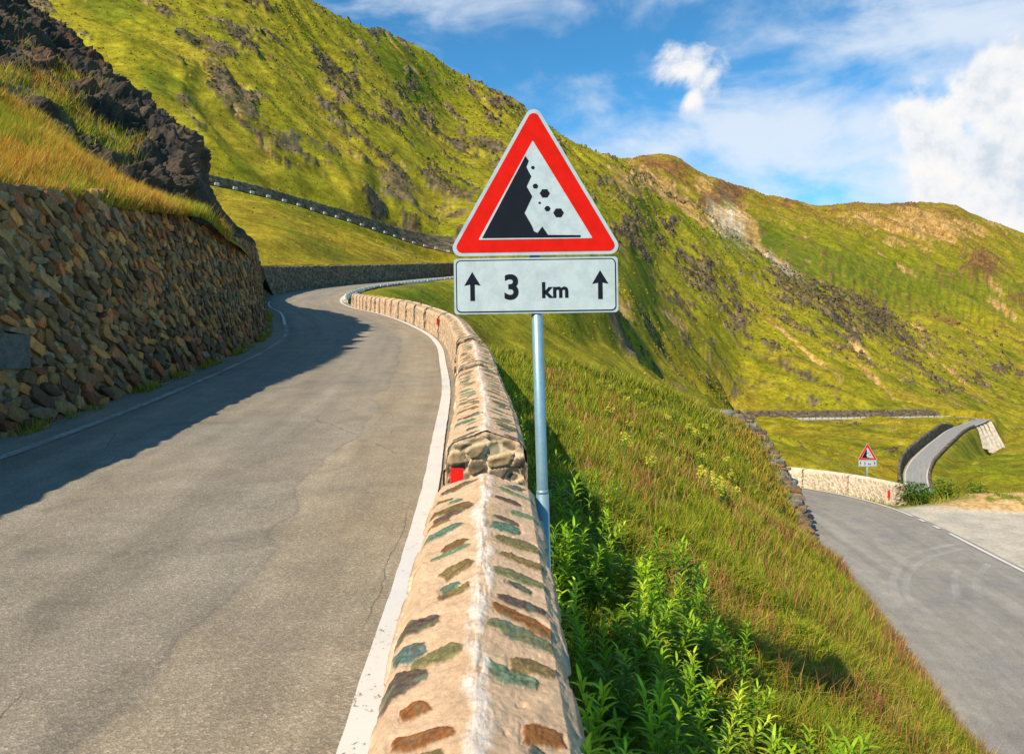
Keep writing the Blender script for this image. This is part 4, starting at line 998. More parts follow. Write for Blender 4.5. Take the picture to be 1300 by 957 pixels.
GR.append([p0(31.5), wp(17.8,31.4,-7.3), wp(20.6,31.1,-6.8), wp(24.2,30.2,-6.62), wp(31,29,-6.5), wp(42,27.6,-6.5), wp(72,24,-9.5)])
GR.append([p0(32.6), wp(17.6,33.0,-7.7), wp(21.6,32.9,-7.8), wp(25.2,32,-7.9), wp(32,31,-7.9), wp(43,29.5,-8), wp(72,26,-11)])
GR.append([p0(34.2), wp(16.2,36,-8.1), wp(22.5,35.5,-9), wp(26.5,35,-9.4), wp(33.5,34,-9.6), wp(44,32,-9.8), wp(73,29,-13)])
GR.append([p0(36.5), wp(17.6,38,-9.2), wp(23.5,42,-12.6), wp(29,42,-13), wp(38,42,-13.5), wp(52,42,-14), wp(80,42,-17)])
GR.append([wp(10,47,-10.5), wp(17,48,-14), wp(25,52,-17), wp(33,54,-18), wp(45,55,-18.5), wp(60,56,-19), wp(95,60,-23)])
GR.append([wp(6,54,-13.5), wp(15,58,-18), wp(27,66,-21), wp(38,68,-22), wp(52,70,-22.5), wp(70,72,-23), wp(105,78,-27)])
GG = loft(GR, np.concatenate([np.linspace(0, 4, 260, endpoint=False), np.linspace(4, 6, 40)]), np.concatenate([np.linspace(0, 4, 60, endpoint=False), np.linspace(4, 12, 330, endpoint=False), np.linspace(12, len(GR)-1, 50)]))
gx, gy, gz = GG[..., 0].copy(), GG[..., 1].copy(), GG[..., 2].copy()
iu = np.concatenate([np.linspace(0, 4, 260, endpoint=False), np.linspace(4, 6, 40)])[None]
berm = sstep(-7.0, -6.8, gz)
GG[..., 2] += (fbm(gx*.8, gy*.8, None, 4)*.12+fbm(gx*3, gy*3, None, 4)*.06)*sstep(.3, 1.2, iu)*(.12+berm*1.2+sstep(-7.2, -7.6, gz))
gr = fbm(gx*.9, gy*.9, None, 4); gr2 = fbm(gx*4, gy*4, None, 4)
CG = clerp(lin(176,166,150), lin(194,182,162), sstep(-.3, .3, gr)); CG = CG*(1+.12*gr2)[..., None]
dirt = clerp(lin(196,160,112), lin(164,132,84), sstep(-.2, .4, gr2)); green = np.array(lin(96,112,24))
CG = lerp(CG, dirt, sstep(-7.0, -6.88, gz+.05*gr)[..., None]*(gy > 26)[..., None])
gm = sstep(.12, .3, gr+.2*gr2+sstep(-6.72, -6.4, gz)*.15)*sstep(-6.95, -6.85, gz)
gm = np.maximum(gm, sstep(-7.15, -7.4, gz)); gm = np.maximum(gm, sstep(29.2, 30.2, gy)*sstep(20.5, 18.5, gx))
CG = lerp(CG, green, gm[..., None]*.9)
grd = grid_obj('gravel', GG, mat_vc('gravel_and_dirt', (9., 70.), .2, .7, .02, .95, .1), col=np.clip(CG, .01, 1), flip=False)
tag(grd, kind='structure')

# ---------- the bank and the crag above the retaining wall ----------
CB = [
 [(-1500,-120,2.62),(-600,107,4.5),(0,247,8.9),(60,251,9.8),(130,260,11.1),(190,267,12.5),(235,272,13.9),(262,278,15.2),(300,311,17.6),(329,350,26.8),(334,366,34)],
 [(-1500,-250,3.0),(-600,50,5.4),(0,196,10.6),(60,206,11.4),(130,238,12.4),(188,257,13.1),(235,269,14.5),(262,275,15.7),(300,307,18.3),(329,347,28),(334,362,35)],
 [(-1500,-480,3.8),(-600,-40,6.9),(0,128,13.6),(40,150,13.9),(95,190,14.0),(150,238,13.8),(222,263,14.8),(260,271,16),(300,304,18.8),(329,345,28.5),(334,360,36)],
 [(-1500,-700,4.6),(-600,-170,8.2),(0,84,15.0),(45,110,15.3),(105,168,15.2),(162,205,15.2),(228,232,15.8),(262,256,16.9),(302,297,19.6),(329,343,29.5),(334,357,37)],
 [(-1500,-1000,5.6),(-600,-330,10),(0,40,18.0),(45,66,18.3),(108,112,18.6),(180,170,18.0),(240,202,17.6),(263,240,18.0),(304,294,20.8),(329,341,31),(335,356,38)],
 [(-1500,-1200,6.6),(-600,-470,12),(5,2,22),(56,30,22.5),(117,80,22.5),(203,150,21.8),(250,192,20.2),(264,236,19.8),(306,293,22),(330,340,32.5),(336,355,39)],
 [(-1500,-1200,8.6),(-600,-440,17),(0,20,28),(56,60,28),(117,112,28),(203,180,27),(250,215,25),(266,256,24),(310,300,26),(332,344,37),(339,358,44)],
 [(-1500,-600,14),(-600,-100,26),(0,200,46),(56,220,46),(117,250,46),(203,280,46),(250,300,44),(270,320,44),(315,345,46),(338,370,52),(350,380,60)]]
CBp = [[P(*a) for a in r] for r in CB]
iu = np.concatenate([np.linspace(0, 2, 90, endpoint=False), np.linspace(2, 7, 620, endpoint=False), np.linspace(7, 10, 150)])
iv = np.concatenate([np.linspace(0, 2, 130, endpoint=False), np.linspace(2, 5.4, 420, endpoint=False), np.linspace(5.4, 7, 50)])
GB = loft(CBp, iu, iv); bx_, by_, bz_ = [GB[..., i].copy() for i in range(3)]
IU, IV = np.meshgrid(iu, iv)
# where it is rock
rb = sstep(1.75, 2.15, IV+.35*fbm(bx_*.5, by_*.5, bz_*.5, 3))
rb = np.maximum(rb, sstep(6.7, 7.2, IU)*sstep(.8, 1.4, IV))
q = fbm(bx_*.35, by_*.35, bz_*.35, 4)
ledge = np.clip(sstep(.0, .35, fbm(bx_*.25+3, by_*.25, bz_*1.1, 3)-.05)*sstep(4.6, 3.6, IV)+sstep(-.25,.15,.9-np.abs(IV-3.0-.25*(IU-3.5))*1.5+.5*fbm(bx_*.6,by_*.6,bz_*.9,3)-.45),0,1)*rb*sstep(5.4, 4.4, IU)      # grassy and scree ledges on the crag
tn = np.cross(np.gradient(GB, axis=1), np.gradient(GB, axis=0)); tn /= np.linalg.norm(tn, axis=-1)[..., None]+1e-9
strat = (bz_*1.3+bx_*.45+by_*.2)
blk = ridged(bx_*.45, by_*.45, bz_*.45, 5, .55); blk2 = np.abs(fbm(bx_*1.2, by_*1.2, bz_*2.2, 5, .6))
steps = np.abs(((strat*1.3+fbm(bx_*.6, by_*.6, bz_*.6, 3)*1.6) % 1)-.5)
disp = rb*((blk-.45)*.75+blk2*.5+(steps-.25)*.75-.1)*(1-.65*ledge)
disp += (1-rb)*(fbm(bx_*.8, by_*.8, None, 4)*.18)
fade = sstep(0, .5, IV)
sgn = -1 if tn[200, 300, 2] < 0 else 1
disp *= 1-.75*sstep(6.0, 6.8, IU)
GB = GB+tn*sgn*(disp*fade)[..., None]
rkc = clerp(lin(56,50,44), lin(94,80,64), sstep(-.3, .4, fbm(bx_*.8, by_*.8, bz_*1.6, 5, .6)))
rkc = lerp(rkc, np.array(lin(112,78,50)), (sstep(.1, .5, fbm(bx_*.5+7, by_*.5, bz_*.5, 4))*.6)[..., None])
rkc = lerp(rkc, np.array(lin(88,92,98)), (sstep(.15, .5, fbm(bx_*.7+17, by_*.7, bz_*.9, 4))*.6)[..., None])
led = clerp(lin(92,98,22), lin(116,114,106), sstep(-.0, .2, q+.3*fbm(bx_*3, by_*3, bz_*3, 3)))
grs = clerp(lin(120,124,18), lin(166,126,38), sstep(-.25, .3, fbm(bx_*.5, by_*.5, None, 4)+.25*fbm(bx_*3, by_*3, None, 3)+sstep(1.2, 0, IV)*.2-.05))
CBc = lerp(grs, rkc, rb[..., None]); CBc = lerp(CBc, led, (ledge*.85)[..., None])
crag = grid_obj('crag', GB, mat_vc('crag_rock', (2.5, 14., 60.), .25, .9, .06, .92, .2, 8), col=np.clip(CBc, .01, 1))
tag(crag, kind='structure')

# ---------- dry stone edge of the embankment above the lower road ----------
DS = Path([(9.95,23.2,-6.95),(10.1,24.2,-6.6),(10.4,25.6,-6.1),(10.8,27.4,-5.68),(11.0,29.4,-5.02),(10.78,31.4,-4.0),(10.3,32.6,-3.5),(8.9,33.6,-3.4)], .1)
r = np.random.default_rng(5); m = MB(); slate = [lin(122,108,90), lin(106,98,88), lin(136,116,88), lin(112,116,110), lin(136,104,72), lin(94,84,74), lin(134,126,108), lin(114,96,72)]
def slab(c, t, L, Wd, T, yaw, roll, color):
    n = 7; an = np.sort(r.uniform(0, 2*np.pi, n)); 
    an = np.linspace(0, 2*np.pi, n, endpoint=False)+r.uniform(-.3, .3, n)
    R_ = r.uniform(.75, 1.1, n); ring = np.stack([np.cos(an)*L/2*R_, np.sin(an)*Wd/2*R_], 1)
    V = [];
    for z, k in ((-T/2, .94), (-T/2*.4, 1.0), (T/2*.6, 1.0), (T/2, .93)):
        for x, y in ring*k: V.append((x, y, z+.1*x*roll+.02*r.normal()*T))
    V = np.array(V); th = math.atan2(t[1], t[0])+yaw; cs, sn = math.cos(th), math.sin(th)
    V = np.stack([V[:, 0]*cs-V[:, 1]*sn, V[:, 0]*sn+V[:, 1]*cs, V[:, 2]], 1)+c
    fs = [[k*n+i, k*n+(i+1) % n, (k+1)*n+(i+1) % n, (k+1)*n+i] for k in range(3) for i in range(n)]+[list(range(n))[::-1], list(range(3*n, 4*n))]
    m.add(V, fs, np.array(color)*r.uniform(.7, 1.25))
s = .1
while s < DS.len-.1:
    p = DS.at(s); t = np.array([np.interp(s, DS.s, DS.t[:, 0]), np.interp(s, DS.s, DS.t[:, 1])])
    base = -7.3
    z = p[2]+.12+r.uniform(-.06, .10); 
    while z > base:
        T = r.uniform(.05, .17); L = r.uniform(.3, .8)
        out_ = .10*(p[2]-z)  # batter
        for dd_ in (0, -.32):
            c = np.array([p[0]+t[1]*(out_+dd_)+r.uniform(-.22, .10)*t[1], p[1]-t[0]*(out_+dd_), z-T/2])
            slab(c+np.array([*t*r.uniform(-.1, .1), 0]), t, L, r.uniform(.3, .55), T*1.08, r.uniform(-.25, .25), r.uniform(-1.2, 1.2), slate[r.integers(8)])
            if z < p[2]-.35: break
        z -= T
    s += r.uniform(.14, .24)
o = m.build('dry_stone_wall', mat_vc('dry_slate', (5., 30.), .3, .6, .02), col=True); tag(o, 'crumbling dry stone wall of flat slates at the edge of the grassy bank', 'wall')
# ---------- the warning signs ----------
M_galv = NT('galvanised_steel'); _p = M_galv.pos()
M_galv = M_galv.done(M_galv.mix(M_galv.noise(_p, 30, 6, .65), lin(108,142,156), lin(150,176,184)), .42, None, .5); M_galv.node_tree.nodes['Principled BSDF'].inputs['Metallic'].default_value = .35
def mat_film(name, c, rough=.35):
    m = NT(name); ps = m.pos(); f = m.ramp(m.noise(ps, 14, 6, .7), [(.28, .80), (.6, 1.03)])
    return m.done(m.mix(1., c, f, 'MULTIPLY'), rough, None, .12)
M_sw = mat_film('sign_white', lin(176,186,186)); M_sr = mat_film('sign_red', lin(206,22,0)); M_sk = mat_film('sign_black', lin(26,26,32)); M_rim = mat_film('sign_rim', lin(166,180,184), .45)
def rpoly(pts, r, n=8):
    out = []; k = len(pts)
    for i in range(k):
        p0_, p, p1_ = np.array(pts[i-1], float), np.array(pts[i], float), np.array(pts[(i+1) % k], float)
        a = (p0_-p)/np.linalg.norm(p0_-p); b = (p1_-p)/np.linalg.norm(p1_-p)
        h = math.acos(np.clip(a@b, -1, 1))/2; d = r/math.tan(h); c = p+(a+b)/np.linalg.norm(a+b)*r/math.sin(h)
        s, e = p+a*d-c, p+b*d-c; a0 = math.atan2(s[1], s[0]); a1 = math.atan2(e[1], e[0])
        da = (a1-a0+math.pi) % (2*math.pi)-math.pi
        out += [tuple(c+r*np.array((math.cos(a0+da*t/n), math.sin(a0+da*t/n)))) for t in range(n+1)]
    return out
def plate(name, poly, y0, y1, mat, parent):
    a = np.array(poly); area = np.sum(a[:, 0]*np.roll(a[:, 1], -1)-np.roll(a[:, 0], -1)*a[:, 1])
    if area < 0: poly = poly[::-1]
    m = MB(); m.prism(poly, y0, y1); return m.build(name, mat, parent)
def text(s, size, bold, x, z, y, parent, name, squash=1.0):
    cu = bpy.data.curves.new(name, 'FONT'); cu.body = s; cu.size = size; cu.offset = bold; cu.extrude = .0006; cu.align_x = 'CENTER'
    cu.space_character = 1.08
    tmp = bpy.data.objects.new('tmp', cu); COL.objects.link(tmp); dg = bpy.context.evaluated_depsgraph_get()
    me = bpy.data.meshes.new_from_object(tmp.evaluated_get(dg)); bpy.data.objects.remove(tmp)
    me.materials.clear(); me.materials.append(M_sk)
    o = bpy.data.objects.new(name, me); COL.objects.link(o); o.parent = parent; o.location = (x, y, z); o.rotation_euler = (math.radians(90), 0, 0); o.scale = (squash, 1, 1); return o
def sign(loc_, lean, H, label, flat=.015):
    root = empty('rockfall_sign', loc_, (0, lean, 0)); tag(root, label, 'road sign', 'rockfall warning signs')
    k = .8957/682
    def q(x, y): return ((x-379)*k, (635-y)*k-(x-379)*k*.0147)
    m = MB(); m.tube((0, 0, -.3), (0, 0, H+.62), .030, n=28); m.tube((0, 0, H+.62), (0, 0, H+.63), .026, .02, n=28); pole = m.build('pole', M_galv, root, smooth=True)
    m = MB(); m.tube((0, 0, -.3), (0, 0, 1.28), .0335, n=28); m.tube((0, 0, 1.28), (0, 0, 1.30), .0335, .0305, n=28); m.build('sleeve', M_galv, pole, smooth=True)
    # triangle
    tri = empty('triangle_plate', (0, -.036, H)); tri.parent = root; tri.rotation_euler = (0, flat, 0)
    T = [q(20, 645), q(738, 635), q(376, 12)]
    T = [(-.4690, 0), (.4690, 0), (0, .8130)]
    b = plate('triangle_plate', rpoly(T, .045), 0, .004, M_rim, root); b.location = (0, -.036, H); b.rotation_euler = (0, flat, 0); bpy.data.objects.remove(tri)
    def inset(pts, d):
        k_ = len(pts); c = np.mean(pts, 0); r_in = c[1]-pts[0][1]; return [tuple(c+(np.array(p)-c)*(1-d/r_in)) for p in pts]
    plate('rim', rpoly(inset(T, .0), .045), -.004, .001, M_rim, b)
    plate('red_border', rpoly(inset(T, .018), .030), -.006, -.003, M_sr, b)
    wt = [q(151, 574), q(608, 567), q(374, 176)]; plate('white_field', rpoly(wt, .003, 2), -.0075, -.005, M_sw, b)
    rock_ = [(166,567),(344,238),(357,258),(347,282),(366,320),(347,360),(369,400),(337,466),(366,518),(374,540),(388,546),(397,534),(407,520),(430,554),(560,555),(560,563)]
    plate('cliff_symbol', [q(*a) for a in rock_], -.009, -.007, M_sk, b)
    for x, y, r_ in ((373,285,8),(382,359,11.5),(419,388,20.5),(398,426,5.5),(429,449,12.5),(473,466,21.5)):
        plate('falling_rock', [(q(x, y)[0]+r_*k*math.cos(a), q(x, y)[1]+r_*k*.93*math.sin(a)) for a in [i*math.pi/3 for i in range(6)]], -.009, -.007, M_sk, b)
    # distance plate
    d = plate('distance_plate', rpoly([(-.432, -.305), (.432, -.305), (.432, -.012), (-.432, -.012)], .018), 0, .004, M_rim, root); d.location = (0, -.036, H); d.rotation_euler = (0, flat, 0)
    plate('border_line', rpoly([(-.421, -.296), (.421, -.296), (.421, -.021), (-.421, -.021)], .026), -.0025, -.0005, M_sk, d)
    plate('white_field', rpoly([(-.4155, -.2905), (.4155, -.2905), (.4155, -.0265), (-.4155, -.0265)], .022), -.0045, -.002, M_sw, d)
    for x in (127, 639):
        X = (x-382)*k; zt = -.083
        plate('arrow', [(X, zt), (X+.043, zt-.072), (X+.012, zt-.066), (X+.012, zt-.152), (X-.012, zt-.152), (X-.012, zt-.066), (X-.043, zt-.072)], -.0062, -.004, M_sk, d)
    text('3', .178, .0052, (284-382)*k, -.226, -.0052, d, 'number', 1.0)
    text('km', .112, .0040, (458-382)*k, -.222, -.0052, d, 'letters', 1.0)
    for z in (.12, .42, -.16):
        m = MB()
        m.tube((-.04, -.012, H+z), (.04, -.012, H+z), .012, n=8); m.tube((0, 0, H+z-.012), (0, 0, H+z+.012), .036, n=20)
        m.build('clamp', M_galv, root)
    return root
sign((.2005, 3.77, -2.10), -.030, 2.54, 'large rockfall warning triangle with a 3 km plate, just behind the nearest parapet', .0150)
s2r = sign((16.78, 33.5, -7.95), 0.0, 2.23, 'small distant rockfall triangle with its plate, behind the lower road parapet', 0)

# ---------- buttressed wall under the far hairpin ----------
M_conc = mat_vc('weathered_concrete', (.6, 4.), .3, .5, .1)
via = empty('buttressed_wall', P(1240, 545, 300)); tag(via, 'pale grey wall with tall sloping buttresses holding up the far hairpin of the valley road', 'wall')
org = np.array(via.location)
sq_ = np.linspace(SR.s_at_px(1222, 0, SR.s_at_y(330)), SR.s_at_y(307), 6)
Tt = [SR.off(q_, np.float64(3.35), -.1) for q_ in sq_]
Bb = [np.array(P(px_, py_, t[1]-11)) for t, (px_, py_) in zip(Tt, [(1231,561),(1243,568),(1251,573),(1258,576.5),(1265,579.5),(1272,582)])]
m = MB(); V = []
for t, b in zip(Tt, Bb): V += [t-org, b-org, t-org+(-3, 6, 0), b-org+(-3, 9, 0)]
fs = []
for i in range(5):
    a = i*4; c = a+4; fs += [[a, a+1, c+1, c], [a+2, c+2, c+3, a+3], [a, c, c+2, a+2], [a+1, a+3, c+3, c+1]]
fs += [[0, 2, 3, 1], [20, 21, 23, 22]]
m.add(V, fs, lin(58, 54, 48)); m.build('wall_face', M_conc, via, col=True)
for i in range(1, 6):
    t, b = Tt[i]-org, Bb[i]-org; w_ = np.array((.34, -.12, 0)); o_ = np.array((.3, -2.2, 0))
    V = [t-w_, t+w_, t+w_+o_*.5, t-w_+o_*.5, b-w_*1.7, b+w_*1.7, b+w_*1.7+o_*1.9, b-w_*1.7+o_*1.9]
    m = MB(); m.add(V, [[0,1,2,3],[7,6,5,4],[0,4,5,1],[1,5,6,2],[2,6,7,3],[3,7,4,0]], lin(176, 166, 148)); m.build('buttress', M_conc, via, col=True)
# ---------- grass ----------
M_grass = mat_leaf('grass_blades', .32, .6)
def blades(name, base, h, w_, lean, cb, ct, label, cat='grass', seg2=True):
    n = len(base); yaw = RNG.uniform(0, 2*np.pi, n); la = RNG.uniform(0, 2*np.pi, n)
    sd = np.stack([np.cos(yaw), np.sin(yaw), 0*yaw], 1)*w_[:, None]/2
    ld = np.stack([np.cos(la), np.sin(la), 0*la], 1)*(h*lean)[:, None]+np.array([.12, .05, 0])*h[:, None]
    up = np.array([0, 0, 1.])*h[:, None]
    if seg2:
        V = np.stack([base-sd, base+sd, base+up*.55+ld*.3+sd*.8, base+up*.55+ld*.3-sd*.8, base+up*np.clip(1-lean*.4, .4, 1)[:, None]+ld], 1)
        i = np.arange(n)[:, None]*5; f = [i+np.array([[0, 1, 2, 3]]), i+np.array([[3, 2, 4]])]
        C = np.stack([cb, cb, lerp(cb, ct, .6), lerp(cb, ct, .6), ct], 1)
    else:
        V = np.stack([base-sd, base+sd, base+up+ld], 1); i = np.arange(n)[:, None]*3; f = [i+np.array([[0, 1, 2]])]
        C = np.stack([cb, cb, ct], 1)
    o = mesh_obj(name, V.reshape(-1, 3), f, M_grass, col=np.clip(C.reshape(-1, 3), .004, 1), smooth=False)
    return tag(o, label, cat, kind='stuff')
def scatter(G, n, wfun, mask):
    A = np.linalg.norm(np.cross(G[:-1, 1:]-G[:-1, :-1], G[1:, :-1]-G[:-1, :-1]), axis=-1)
    c = (G[:-1, :-1]+G[1:, 1:])/2
    W_ = A*wfun(c)*mask(c); W_ = np.maximum(W_, 0).ravel(); W_ /= W_.sum()
    k = RNG.choice(len(W_), n, p=W_); i, j = np.unravel_index(k, A.shape); a, b = RNG.random(n)[:, None], RNG.random(n)[:, None]
    return lerp(lerp(G[i, j], G[i, j+1], a), lerp(G[i+1, j], G[i+1, j+1], a), b), i, j
def vis(c):
    y = np.maximum(c[..., 1], .2); px = HX+F*c[..., 0]/y; py = HY-F*c[..., 2]/y
    return ((px > -60) & (px < 1360) & (py < 1120) & (py > -80) & (c[..., 1] > .8)).astype(float)
pg = [np.array(lin(*c)) for c in ((158,164,30), (128,148,24), (190,174,48), (102,124,20))]
dry = [np.array(lin(*c)) for c in ((200,168,58), (180,136,52), (212,184,80), (160,114,52))]
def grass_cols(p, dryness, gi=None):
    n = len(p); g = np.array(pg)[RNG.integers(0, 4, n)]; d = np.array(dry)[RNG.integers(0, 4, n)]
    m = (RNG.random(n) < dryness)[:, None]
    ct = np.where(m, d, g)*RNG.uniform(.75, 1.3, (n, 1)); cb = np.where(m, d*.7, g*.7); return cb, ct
def dryf(p):
    f = fbm(p[:, 0]*.45, p[:, 1]*.45, None, 3)+.4*fbm(p[:, 0]*2, p[:, 1]*2, None, 2)
    base = sstep(-.1, .4, f)*.40+.03
    # lush green strip beside the parapet, rusty seed heads at the crest and by the lower road
    sdist = np.sqrt((p[:, 0]-np.interp(p[:, 1], UP.p[::20, 1], UP.p[::20, 0]+.8))**2)
    base *= sstep(.3, 3.4, sdist)
    base = np.maximum(base, .75*sstep(-6.2, -6.9, p[:, 2])*(p[:, 1] < 24))
    base = np.maximum(base, .6*sstep(7.4, 9.4, p[:, 0])*sstep(19, 24, p[:, 1]))
    return np.clip(base, 0, .95)
clumpf = lambda c: (.15+sstep(-.25, .25, fbm(c[..., 0]*2.6, c[..., 1]*2.6, None, 3)))
dd_ = lambda c: np.maximum(c[..., 1], 1.)
p, i, j = scatter(GE, 120000, lambda c: clumpf(c)/dd_(c)**.9, lambda c: vis(c)*(c[..., 1] < 10))
keep = j > 4; p = p[keep]
D__ = p[:, 1]; dr = dryf(p); cb, ct = grass_cols(p, dr)
hgt = RNG.uniform(.06, .34, len(p))*(1+.3*dr)*(.45+.95*sstep(-.3, .4, fbm(p[:, 0]*1.2, p[:, 1]*1.2, None, 2)))
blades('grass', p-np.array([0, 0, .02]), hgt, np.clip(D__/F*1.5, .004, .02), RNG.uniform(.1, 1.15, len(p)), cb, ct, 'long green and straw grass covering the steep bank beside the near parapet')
p, i, j = scatter(GE, 190000, lambda c: clumpf(c)/dd_(c)**1.0, lambda c: vis(c)*(c[..., 1] >= 9.5)*(c[..., 1] < 60))
keep = j > 3; p = p[keep]; D__ = p[:, 1]; dr = dryf(p); cb, ct = grass_cols(p, dr)
hgt = RNG.uniform(.12, .34, len(p))*(1+.2*dr)*(.6+.7*sstep(-.3, .4, fbm(p[:, 0]*.9, p[:, 1]*.9, None, 2)))
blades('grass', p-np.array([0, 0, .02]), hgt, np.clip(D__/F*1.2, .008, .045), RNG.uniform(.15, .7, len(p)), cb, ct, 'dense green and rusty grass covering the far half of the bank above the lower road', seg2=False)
# dry seeding stalks
p, i, j = scatter(GE, 4500, lambda c: sstep(-.1, .3, fbm(c[..., 0]*.6+4, c[..., 1]*.6, None, 3))/dd_(c)**1.0, lambda c: vis(c)*(c[..., 1] < 24)*(c[..., 0] > 1.0))
n = len(p); rr = np.array([lin(178,128,66), lin(160,104,60), lin(196,160,92), lin(150,84,60)])[RNG.integers(0, 4, n)]
blades('seeding_grass', p, RNG.uniform(.3, .55, n), np.clip(p[:, 1]/F*.9, .003, .02), RNG.uniform(.1, .5, n), rr*.6, rr*1.1, 'tall rusty seeding grass stalks standing above the green bank')
# reddish grass fringe at the lower road
p, i, j = scatter(GE, 9000, lambda c: 1+0*c[..., 0], lambda c: vis(c)*(c[..., 2] < -6.45)*(c[..., 1] < 24.5))
n = len(p); rr = np.array([lin(170,110,92), lin(150,96,84), lin(182,136,96), lin(120,120,40)])[RNG.integers(0, 4, n)]
blades('seeding_grass', p, RNG.uniform(.12, .36, n), np.full(n, .018), RNG.uniform(.2, .7, n), rr*.7, rr, 'pinkish brown seeding grass fringing the left edge of the lower road', seg2=False)
# bank above the wall
maskB = (IU[:-1, :-1] < 7.8)*((1-rb[:-1, :-1])+.13*ledge[:-1, :-1])*(IV[:-1, :-1] < 5)
p, i, j = scatter(GB, 60000, lambda c: clumpf(c)/dd_(c)**.6, lambda c: vis(c)*maskB)
n = len(p); dr = np.clip(.25+.75*sstep(-.3, .35, fbm(p[:, 0]*.5, p[:, 1]*.5, None, 3))-.1, 0, .9); cb, ct = grass_cols(p, dr)
og = np.array([lin(214,134,36), lin(206,156,46), lin(190,108,38)])[RNG.integers(0, 3, n)]; mo = (RNG.random(n) < .35*dr)[:, None]; ct = np.where(mo, og, ct); cb = np.where(mo, og*.6, cb); ct = ct*1.3; cb = cb*1.3  # blade colours brightened to stand in for sunlight that only grazes this bank
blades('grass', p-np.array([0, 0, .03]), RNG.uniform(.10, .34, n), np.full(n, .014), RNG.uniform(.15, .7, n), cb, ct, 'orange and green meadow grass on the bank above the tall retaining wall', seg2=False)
# grass on the dirt bank and behind the lower parapet
p, i, j = scatter(GG, 26000, lambda c: 1/dd_(c)**.5, lambda c: vis(c)*np.where(gm[:-1, :-1] > .4, 1, .0)*(c[..., 0] < 45)*(c[..., 1] < 60))
n = len(p); cb, ct = grass_cols(p, np.full(n, .25))
blades('grass', p-np.array([0, 0, .03]), RNG.uniform(.12, .34, n), np.full(n, .04), RNG.uniform(.15, .7, n), cb, ct, 'green grass on the earth bank beyond the gravel lay-by', seg2=False)
# tufts along the foot of the retaining wall
sw = RNG.uniform(UP.s_at_y(5), UP.s_at_y(32), 5200); mk = fbm(sw*.9, sw*0+2, None, 3) > .02; sw = sw[mk]
p = UP.off(sw, -(WID+.02)+RNG.uniform(-.06, .16, len(sw))**1.0, .0); n = len(p); cb, ct = grass_cols(p, np.full(n, .15))
blades('grass', p, RNG.uniform(.05, .22, n), np.full(n, .012), RNG.uniform(.2, .9, n), cb, ct, 'green tufts growing at the foot of the tall retaining wall', seg2=False)

# ---------- leafy plants ----------
M_leaf = mat_leaf('fresh_leaves', .38, .45, .18); M_stem = mat_leaf('stems', .1, .6)
def leafstrip(m, base, az, el, L, Wd, droop, c, fold=.25):
    d = np.array((math.cos(az), math.sin(az), 0)); sd = np.array((-math.sin(az), math.cos(az), 0)); V = []; C = []
    ws = (.25, .9, 1, .62, .0); nseg = 4; p = np.array(base, float); e = el
    for k in range(nseg+1):
        w_ = Wd/2*ws[k]; V += [p-sd*w_+np.array((0, 0, w_*fold)), p, p+sd*w_+np.array((0, 0, w_*fold))]
        p = p+(d*math.cos(e)+np.array((0, 0, math.sin(e))))*L/nseg; e -= droop/nseg
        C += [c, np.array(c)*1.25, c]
    m.add(V, [[3*k, 3*k+1, 3*k+4, 3*k+3] for k in range(nseg)]+[[3*k+1, 3*k+2, 3*k+5, 3*k+4] for k in range(nseg)], np.array(C))
def herb(seed, H, nl, LL, WW, branches=0, flowers=False, cl=(104,156,22)):
    rr = random.Random(seed); ms, ml, mfs = MB(), MB(), []; g = np.array(lin(*cl)); sc = np.array(lin(120, 130, 50))
    axes = [((0, 0, 0), (rr.uniform(-.12, .12), rr.uniform(-.12, .12), 1), H)]
    for b in range(branches):
        a = rr.uniform(0, 6.28); z = H*rr.uniform(.25, .6); axes.append(((0, 0, z), (.55*math.cos(a), .55*math.sin(a), 1), H*rr.uniform(.35, .55)))
    for base, d, L in axes:
        b = np.array(base); d = np.array(d)/np.linalg.norm(d); bend = np.array((rr.uniform(-.1, .1), rr.uniform(-.1, .1), 0))
        pt = lambda t: b+d*L*t+bend*L*t*t
        for k in range(5): ms.tube(pt(k/5), pt((k+1)/5), .0045*(1-.15*k), .0045*(1-.15*(k+1)), 5, sc)
        n = int(nl*L/H)
        for k in range(n):
            t = .08+.9*(k/n)**.9; sz = (1-.55*t)*(.55+.6*min(1, t*3)); az = k*2.4+rr.uniform(-.4, .4)
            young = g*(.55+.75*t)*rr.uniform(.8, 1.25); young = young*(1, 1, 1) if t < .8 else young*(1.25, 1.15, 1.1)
            leafstrip(ml, pt(t), az, .35+.7*t+rr.uniform(-.2, .2), LL*sz*rr.uniform(.8, 1.2), WW*sz, rr.uniform(.7, 1.4), young)
        if flowers:
            mf = MB(); mfs.append(mf)
            for k in range(26):
                c = pt(1)+np.array((rr.uniform(-1, 1), rr.uniform(-1, 1), rr.uniform(-1.6, .5)))*.07; a = rr.uniform(0, 6.28)
                fc = np.array(lin(*rr.choice([(232,220,80), (240,228,110), (214,206,70)])))
                for q in range(3): leafstrip(mf, c, a+q*2.1, rr.uniform(0, .9), .035, .02, .5, fc)
    st_ = ms.build('stem', M_stem, None, col=True); lv = ml.build('leaves', M_leaf, None, col=True, smooth=True)
    out = [st_, lv]
    if flowers: out += [q.build('blossom', M_leaf, None, col=True) for q in mfs]
    return out
